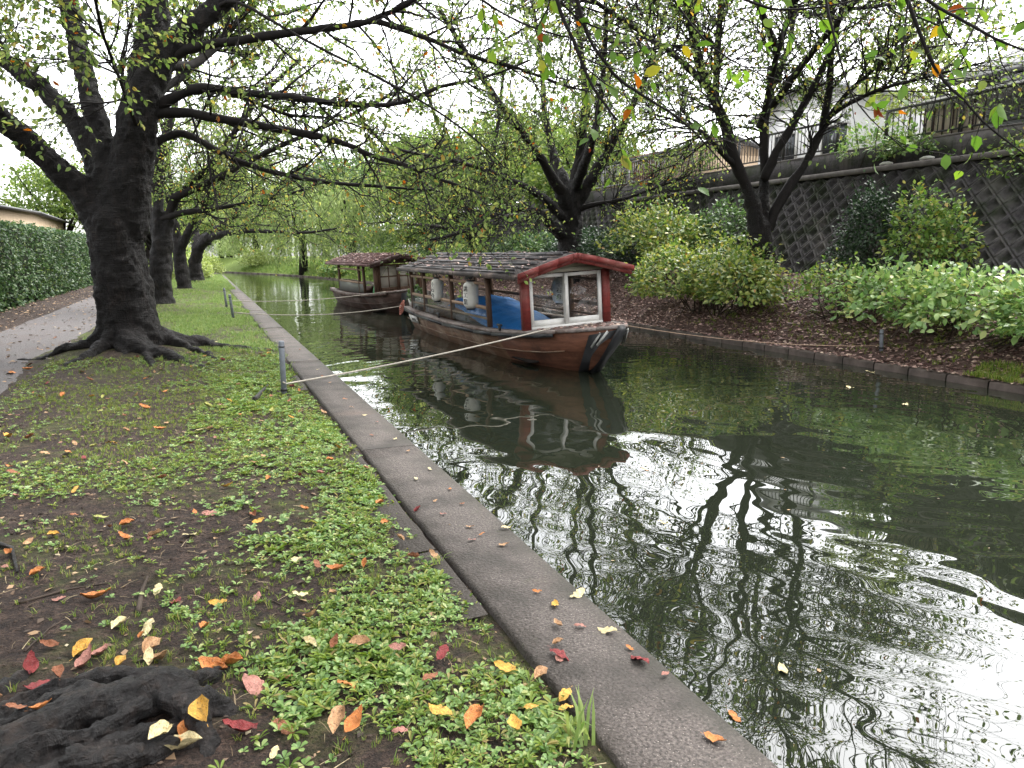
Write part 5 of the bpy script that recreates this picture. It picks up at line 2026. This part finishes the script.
def ground_cover():
    a = Acc()
    # dense belt of small round leaved weeds along the kerb
    n = 60000
    x = -2.0 + 3.02 * rng.random(n)
    y = 1.0 + 10.5 * rng.random(n) ** 1.25
    m1 = fbm(x * 1.8 + 11, y * 1.8 + 5, 4)
    belt = sstep(-.15, .35, x + (m1 - .5) * 1.5 + .05 * np.minimum(y - 2, 4)) * sstep(1.07, .93, x + .12 * (m1 - .5))
    belt *= .06 + .94 * sstep(.4, .56, fbm(x * 2.4 + 2, y * 2.4 + 9, 4) + .14 * np.exp(-((x - .75) / .3) ** 2) + .05 * sstep(3, 5, y))
    band = .5 * sstep(.52, .62, fbm(x * .9 + 31, y * .9 + 7, 3)) * sstep(3.0, 4.5, y)
    spare = .09 * sstep(.45, .6, fbm(x * 2.3 + 3, y * 2.3, 3))
    dens = np.clip(np.maximum(np.maximum(belt, band), spare), 0, 1) * np.clip(1.15 - .04 * y, .45, 1)
    k = (rng.random(n) < dens * .6) & root_clear(x, y)
    x, y = x[k], y[k]
    big = sstep(.4, .7, fbm(x * 2 + 7, y * 2 + 1, 3)) * sstep(-.2, .4, x)
    vid = rng.integers(0, 6, len(x))
    for v in range(6):
        tv, tf = rosette(5 + v, 50 + v, 1.0 if v < 4 else .5)
        s = vid == v
        sc = (.0125 + .014 * rng.random(s.sum())) * (1 + .5 * big[s])
        P = on_bank(x[s], y[s])
        P[:, 2] += .004 + .012 * rng.random(s.sum()) * (1 + big[s])
        a.scatter(tv, tf, P, upright(s.sum(), .5), sc * (1 if v < 4 else 1.35), 0 if v < 4 else 1)
    tag(a.build('weeds', [M['clover'], M['grass']]), 'low bright green round leaved weeds thick along the kerb', 'weeds', kind='stuff')
    # fine grass, sparse near and thick beyond the big tree
    a = Acc()
    tf_ = [tuft(8, 90 + v) for v in range(5)]
    def lay(n, xr, yr, dens, size, acc, pw=1.0):
        x = xr[0] + (xr[1] - xr[0]) * rng.random(n)
        y = yr[0] + (yr[1] - yr[0]) * rng.random(n) ** pw
        k = (rng.random(n) < dens(x, y)) & root_clear(x, y)
        x, y = x[k], y[k]
        vid = rng.integers(0, 5, len(x))
        for v in range(5):
            s = vid == v
            P = on_bank(x[s], y[s])
            P[:, 2] -= .002
            acc.scatter(tf_[v][0], tf_[v][1], P, upright(s.sum(), .35), size[0] + (size[1] - size[0]) * rng.random(s.sum()))
    lay(34000, (-2.1, 1.03), (1.2, 13), lambda x, y: np.clip(.06 + .8 * sstep(.42, .6, fbm(x * 1.4 + 3, y * 1.4 + 20, 4)) + .12 * sstep(5.5, 10, y), 0, 1) * .65, (.018, .042), a, 1.05)
    tag(a.build('grass', M['grass']), 'short thin grass in patches on the bare near bank', 'grass', kind='stuff')
    a = Acc()
    lay(30000, (-2.0, 1.1), (9.5, 34), lambda x, y: (.12 + .88 * sstep(.4, .56, fbm(x * 1.3, y * .7 + 4, 4))) * (1 - .8 * np.exp(-((x + 1.1) ** 2 + (y - 22.6) ** 2) / 2.5)) * sstep(9.5, 15, y + 4 * (fbm(x * 1.3, y * 1.3, 3) - .5) + x), (.04, .09), a, 1.2)
    lay(9000, (-2.0, 1.3), (34, 58), lambda x, y: .9 + 0 * x, (.1, .18), a)
    tag(a.build('grass', M['grass_far']), 'bright lawn grass along the near bank behind the huge cherry', 'grass', kind='stuff')
    # grass on the grassy point across
    a = Acc()
    n = 5000
    y = 42 + 34 * rng.random(n)
    x = far_edge(y) + .3 + 2.8 * rng.random(n)
    P = np.stack([x, y, fz(x, y)], 1)
    a.scatter(tf_[0][0], tf_[0][1], P, upright(n), .14 + .12 * rng.random(n))
    tag(a.build('grass', M['grass_far']), 'grass on the low point of the far bank before the willows', 'grass', kind='stuff')
    # grass clumps beside the kerb and at the far kerb
    for (x, y, s, lab) in ((1.0, 1.86, .17, 'long bladed grass clump at the kerb edge, nearest the camera'), (.99, 3.35, .09, 'small grass clump in the kerb crack beside the older concrete'),
                           (.98, 4.9, .1, 'grass clump against the kerb behind the dense weeds')):
        a = Acc()
        tv, tf = tuft(16, int(x * 100 + y * 10), .25)
        a.scatter(tv, tf, [(x, y, gz(x, y))], upright(1, 0), s)
        tag(a.build('grass_clump', M['grass_far']), lab, 'grass clump')
    a = Acc()
    n = 420
    y = 5.0 + 2.0 * rng.random(n)
    x = 9.7 + .5 * rng.random(n)
    P = np.stack([x, y, fz(x, y) + .02], 1)
    a.scatter(tf_[1][0], tf_[1][1], P, upright(n), .06 + .06 * rng.random(n))
    n = 500
    y = 7.0 + 7.0 * rng.random(n)
    x = 10.0 + 1.2 * rng.random(n)
    P = np.stack([x, y, fz(x, y)], 1)
    a.scatter(tf_[2][0], tf_[2][1], P, upright(n), .05 + .06 * rng.random(n))
    tag(a.build('grass', M['grass']), 'grass tufts sprouting along the far kerb', 'grass', kind='stuff')
    a = Acc()
    n = 7000
    x = -2.0 + 3.05 * rng.random(n)
    y = 1.2 + 7.5 * rng.random(n) ** 1.4
    cube = np.array([[-.5, -.5, -.3], [.5, -.4, -.3], [.45, .5, -.3], [-.5, .45, -.3], [-.3, -.3, .35], [.32, -.25, .3], [.25, .3, .4], [-.3, .28, .3]])
    P = on_bank(x, y)
    a.scatter(cube, [(3, 2, 1, 0), (0, 1, 5, 4), (1, 2, 6, 5), (2, 3, 7, 6), (3, 0, 4, 7), (4, 5, 6, 7)], P, upright(n, 1.2), .004 + .016 * rng.random(n) ** 4)
    tag(a.build('soil_crumbs', M['crumb']), 'small crumbs of dark soil and grit on the bare bank', 'soil crumbs', kind='stuff')
    a = Acc()
    n = 1500
    x = -2.0 + 3.0 * rng.random(n)
    y = 1.3 + 9 * rng.random(n) ** 1.3
    P = on_bank(x, y)
    P[:, 2] += .008
    a.scatter(np.array([[-.02, -.5, 0], [.02, -.5, 0], [.05, 0, .06], [.012, .5, 0], [.0, .5, 0], [.02, 0, .06]]), [(0, 1, 2, 5), (5, 2, 3, 4)], P, upright(n, .5), .03 + .07 * rng.random(n))
    tag(a.build('straw', M['straw']), 'dry grass stalks lying over the soil', 'dry grass', kind='stuff')
    a = Acc()
    n = 260
    y = 1.5 + 22 * rng.random(n) ** 1.5
    x = 1.6 + 7.9 * rng.random(n)
    P = np.stack([x, y, np.full(n, WZ + .004)], 1)
    a.scatter(LF[0] * np.array([1, 1, .4]), LF[1], P, upright(n, .05), .012 + .03 * rng.random(n) ** 2)
    tag(a.build('floating_debris', M['litter_near']), 'tiny leaf scraps floating on the canal', 'floating debris', kind='stuff')
    # small dry bits near, leaf litter on the far slope
    a = Acc()
    n = 5200
    x = -2.05 + 3.1 * rng.random(n)
    y = 1.2 + 12 * rng.random(n) ** 1.3
    P = on_bank(x, y)
    P[:, 2] += .006
    a.scatter(LQ[0], LQ[1], P, upright(n, .6), .012 + .042 * rng.random(n) ** 3)
    n = 2400
    x = -5.0 + 3.0 * rng.random(n)
    y = 8 + 30 * rng.random(n)
    k = rng.random(n) < np.where(x < -3.6, 1, .5)
    P = on_bank(x[k], y[k])
    P[:, 2] = np.maximum(P[:, 2], -.003) + .012
    a.scatter(LF[0], LF[1], P, upright(k.sum(), .5), .05 + .05 * rng.random(k.sum()))
    tag(a.build('leaf_litter', M['litter_near']), 'small dry leaf scraps scattered over soil and path', 'leaf litter', kind='stuff')
    a = Acc()
    n = 42000
    y = 3 + 35 * rng.random(n) ** 1.3
    x = far_edge(y) + .03 + 3.4 * rng.random(n) ** 1.0
    P = np.stack([x, y, np.where(x - far_edge(y) > .22, fz(x, y), -.172) + .012], 1)
    a.scatter(LF[0], LF[1], P, upright(n, .7), .045 + .06 * rng.random(n))
    tag(a.build('leaf_litter', M['litter_far']), 'pinkish brown fallen leaves covering the far slope', 'leaf litter', kind='stuff')


ground_cover()

# twigs and small surface roots on the near soil
def twig(label, pts, r, grp='twigs on the near soil', name='twig', mat='bark_brown'):
    P = [on(*p) for p in pts]
    P = [(q[0], q[1], float(gz(q[0], q[1])) + r * .7) for q in P]
    a = Acc()
    rough_tube(a, P, np.linspace(r, r * .4, len(P)), 7, .25, r * 300)
    tag(a.build(name, M[mat], smooth=True), label, 'twig' if name == 'twig' else 'root', grp)


twig('short forked black twig standing out of the soil above the orange leaf', [(138, 612), (142, 590), (148, 578)], .012)
twig('thin bent twig lying left of the yellow leaf', [(20, 605), (70, 590), (110, 583)], .006)
twig('pale dry stalk crossing the soil near the left edge', [(25, 655), (50, 632), (72, 618)], .005)
twig('fine twig by the reddish leaf in the middle of the soil', [(250, 600), (270, 598), (290, 608)], .004)
twig('dark surface root crossing the soil at the left edge', [(-10, 545), (12, 552), (18, 575)], .014, 'surface roots', 'surface_root', 'bark_root')
twig('dark surface root beside the nearest steel post', [(255, 402), (262, 394), (268, 388)], .03, 'surface roots', 'surface_root', 'bark_root')

# ------------------------------------------------------------------ fallen leaves, each one its own thing
def leaf_shape(curl, fold, seed):
    r = np.random.default_rng(seed)
    nl, nw = 9, 5
    V = []
    for i in range(nl):
        t = i / (nl - 1)
        wd = .29 * math.sin(math.pi * min(1, t * .97 + .03)) ** .75 * (1 - .25 * t) * (1 + .09 * r.normal()) + .006
        for j in range(nw):
            s = (j / (nw - 1) - .5) * 2
            x = s * wd
            z = fold * abs(s) * wd * 1.2 + curl * ((t - .45) ** 2 * 1.6) + .055 * r.normal() * abs(s) + .05 * math.sin(t * 5 + seed)
            V.append((x, t - .5, z))
    F = [(i * nw + j, i * nw + j + 1, (i + 1) * nw + j + 1, (i + 1) * nw + j) for i in range(nl - 1) for j in range(nw - 1)]
    b = len(V)
    V += [(-.008, -.5, 0), (.008, -.5, 0), (.006, -.68, .03), (-.006, -.68, .03)]
    F.append((b, b + 3, b + 2, b + 1))
    return np.array(V), F


SHAPES = {'flat': [leaf_shape(.06, .1, 1), leaf_shape(.12, .18, 2)], 'curled': [leaf_shape(.55, .7, 3), leaf_shape(.4, 1.1, 4)]}
LMESH = {}


def leaf_mesh(shape, var, col):
    k = (shape, var, col)
    if k not in LMESH:
        V, F = SHAPES[shape][var]
        a = Acc()
        a.faces(V, F)
        o = a.build('fallen_leaf', LEAFC[col], smooth=True)
        LMESH[k] = o.data
        bpy.data.objects.remove(o)
    return LMESH[k]


PLACED = []


def place_leaf(x, y, z, L, col, shape, surf, yaw=None, tilt=.25):
    PLACED.append((math.hypot(x, y), x, y, z, L, col, shape, surf, rng.random() * 6.28 if yaw is None else yaw, tilt))


Cc = {'p': 'pale yellow', 'g': 'golden', 'o': 'orange', 'r': 'rust brown', 'c': 'crimson', 'k': 'dusky pink', 't': 'tan', 'y': 'yellow green'}
RO = overhead_cherry.roots
RE = RO.evaluated_get(bpy.context.evaluated_depsgraph_get())
RI = RO.matrix_world.inverted()


def root_top(x, y, z):
    ok, hit, nn, fi = RE.ray_cast(RI @ Vector((x, y, 1.0)), Vector((0, 0, -1)))
    return max(z, (RO.matrix_world @ hit)[2]) + .004 if ok else z


# leaves read off the photograph: x, y, colour, shape, length in metres
spec = """218 602 g f .085|62 550 p f .08|95 600 o c .12|120 627 p c .085|148 628 p f .1|158 590 p f .07|59 602 k f .06|38 577 o c .075|190 537 p f .08|127 527 o c .085|53 537 g c .06
30 672 c c .1|60 700 r c .07|150 652 t c .11|120 668 g c .07|205 740 g c .12|185 760 p c .12|232 668 o c .12|20 735 r f .06|100 655 k c .09|5 570 k f .05|175 601 c f .07|205 632 o c .07|142 636 o c .04|257 597 k f .07|248 572 t f .06|300 603 p f .07|311 627 t c .08|310 655 p c .07|335 655 r c .06
214 672 o c .13|162 662 t c .1|83 652 g c .1|87 665 k c .12|38 690 c f .09|255 690 k f .14|285 735 r f .09|240 738 c c .11|187 745 o c .12|160 757 p c .1|46 755 o c .06|275 761 p f .05
50 650 r c .07|303 545 y f .06|283 680 r f .07|355 738 o c .1|440 725 g f .09|475 735 o c .1|515 742 g c .09|530 716 g f .06|565 697 g f .075|566 710 g f .06|540 678 t c .08|560 657 c f .09
443 663 c f .08|398 655 k f .07|430 690 r f .07|360 655 t c .08|400 745 k f .05|340 737 t c .1|350 697 y f .06|365 570 o c .05|258 520 g f .07|305 515 o c .07|255 515 r c .08|298 567 p f .07
400 543 t c .06|434 555 t f .07|418 510 c c .06|380 505 o c .07|452 525 t f .04|255 470 r f .05|300 482 c c .06|330 468 o c .06|340 480 r c .05|163 482 r c .07|110 530 r c .05|25 465 y f .08
45 455 t f .07|60 445 k f .05|160 430 o c .1|145 410 o c .12|100 413 y f .07|207 410 y c .1|240 417 o f .05|230 405 g c .07|283 383 g c .08|190 445 r f .07|215 440 k f .05|75 445 t f .06
10 470 o f .06|8 440 g c .12|75 520 r f .05|150 540 k f .05|195 515 o f .05|268 485 o c .06|225 455 k f .05|250 445 t f .06|300 415 r c .05|262 425 r f .05|225 430 y f .06"""
for s in spec.replace('\n', '|').split('|'):
    px, py, c, sh, L = s.split()
    q = on(float(px), float(py))
    z = float(gz(q[0], q[1]))
    surf = 'bare soil'
    if q[0] > .25:
        surf = 'green weeds'
        z += .035
    elif (q[0] + .55) ** 2 / .25 + (q[1] - 2.3) ** 2 / .2 < 1:
        surf = 'black roots'
        z = root_top(q[0], q[1], z)
    elif q[1] > 4.5:
        surf = 'patchy grass'
        z += .015
    place_leaf(q[0], q[1], z + .012, float(L), Cc[c], 'flat' if sh == 'f' else 'curled', surf)
kerb = """580 595 p f .085|607 632 p f .09|640 662 c f .1|555 606 g f .065|537 593 o f .045|558 627 t c .06|572 598 p f .03|558 645 t c .05|560 659 k f .07|515 528 p f .06|470 528 t f .05
472 541 k f .05|482 536 o f .04|504 546 t f .06|450 490 o f .05|435 502 t f .04|443 515 k f .05|430 470 p f .05|416 480 p f .05|715 741 o f .075|665 677 k f .04|630 650 o f .04
395 440 p f .05|408 452 t f .05|377 423 k f .05|365 416 p f .05|345 400 o f .06|352 408 t f .05|330 383 t f .05|322 377 r f .05|318 370 p f .05|372 436 r f .05|300 350 r f .06|310 360 t f .05|462 505 r f .04|580 628 k f .05"""
for s in kerb.replace('\n', '|').split('|'):
    px, py, c, sh, L = s.split()
    q = on(float(px), float(py))
    q[0] = min(max(q[0], 1.1), 1.46)
    place_leaf(q[0], q[1], .01, float(L), Cc[c], 'flat' if sh == 'f' else 'curled', 'concrete kerb', tilt=.1)
for s in """28 552 o c .12|90 530 o c .13|12 560 o f .1|40 500 t f .1|70 480 k f .1|30 540 r f .1|8 520 t f .1|55 470 r f .1|20 480 t f .1""".split('|'):
    px, py, c, sh, L = s.split()
    q = on(float(px), 254 + (float(py) - 254) * .39)
    if -3.6 < q[0] < -2.15:
        place_leaf(q[0], q[1], .012, float(L), Cc[c], 'flat' if sh == 'f' else 'curled', 'gravel path')
for px, py, c, L in ((783, 671, 'p', .08), (735, 718, 'o', .07), (662, 523, 'p', .06), (760, 800, 'o', .05), (850, 388, 'p', .14), (905, 405, 'p', .13), (870, 372, 'p', .14), (990, 384, 'p', .13), (645, 470, 't', .08)):
    q = on(px, py, WZ)
    place_leaf(q[0], q[1], WZ + .006, L, Cc[c], 'flat', 'canal water', tilt=.03)
# the rest of the scatter
n = 0
while n < 130:
    x = -2.0 + 3.0 * rng.random()
    y = 2.2 + 12 * rng.random() ** 1.1
    if not root_clear(np.array([x]), np.array([y]))[0]:
        continue
    surf = 'green weeds' if (x > .25 and y < 8) else ('bare soil' if y < 4.5 else 'patchy grass')
    place_leaf(x, y, float(gz(x, y)) + (.04 if surf == 'green weeds' else .018), .05 + .045 * rng.random(), random.choice(list(Cc.values()) + ['rust brown', 'tan', 'orange']), 'flat' if rng.random() < .5 else 'curled', surf)
    n += 1

ORD = ['nearest', 'second', 'third', 'fourth', 'fifth', 'sixth', 'seventh', 'eighth', 'ninth', 'tenth', 'eleventh', 'twelfth', 'thirteenth', 'fourteenth', 'fifteenth', 'sixteenth', 'seventeenth', 'eighteenth', 'nineteenth', 'twentieth']
cnt = {}
PLACED.sort()
for i, (d, x, y, z, L, col, shape, surf, yaw, tilt) in enumerate(PLACED):
    k = (col, shape, surf)
    c = cnt.get(k, 0)
    cnt[k] = c + 1
    o = bpy.data.objects.new('fallen_leaf', leaf_mesh(shape, i % 2, col))
    COL.objects.link(o)
    o.location = (x, y, z)
    o.rotation_euler = (rng.normal() * tilt, rng.normal() * tilt, yaw)
    if shape == 'flat' and rng.random() < .3:
        o.rotation_euler[0] += math.pi
        o.location[2] += .006
    o.scale = (L * .95, L, L * .9)
    where = {'bare soil': 'on bare soil', 'green weeds': 'among green weeds', 'black roots': 'on the black roots', 'patchy grass': 'in patchy grass',
             'concrete kerb': 'on the concrete kerb', 'gravel path': 'on the gravel path', 'canal water': 'floating on the canal'}[surf]
    w_ = ORD[min(c, 19)]
    tag(o, f'{col} {shape} fallen leaf {where}, ' + (f'{w_} of its kind from the camera' if c else 'nearest of its kind'), 'leaf', 'fallen leaves on the near side')

# white paper scraps on the wall top
for (px, py, lab) in ((889, 160, 'white and pink plastic scrap lying on the wall coping'), (853, 165, 'crumpled white scrap on the coping under the pale shrub')):
    p = on(px, py, 3.42)
    y = 13.0 * 0 + (11.4 if px > 880 else 12.4)
    a = Acc()
    rough_tube(a, [(-.0, -.16, .0), (0, -.05, .02), (0, .07, .02), (0, .17, 0)], [.02, .04, .035, .02], 8, .45, px)
    o = a.build('plastic_scrap', M['white_paint'])
    o.location = (14.05, y, 3.45)
    tag(o, lab, 'litter')
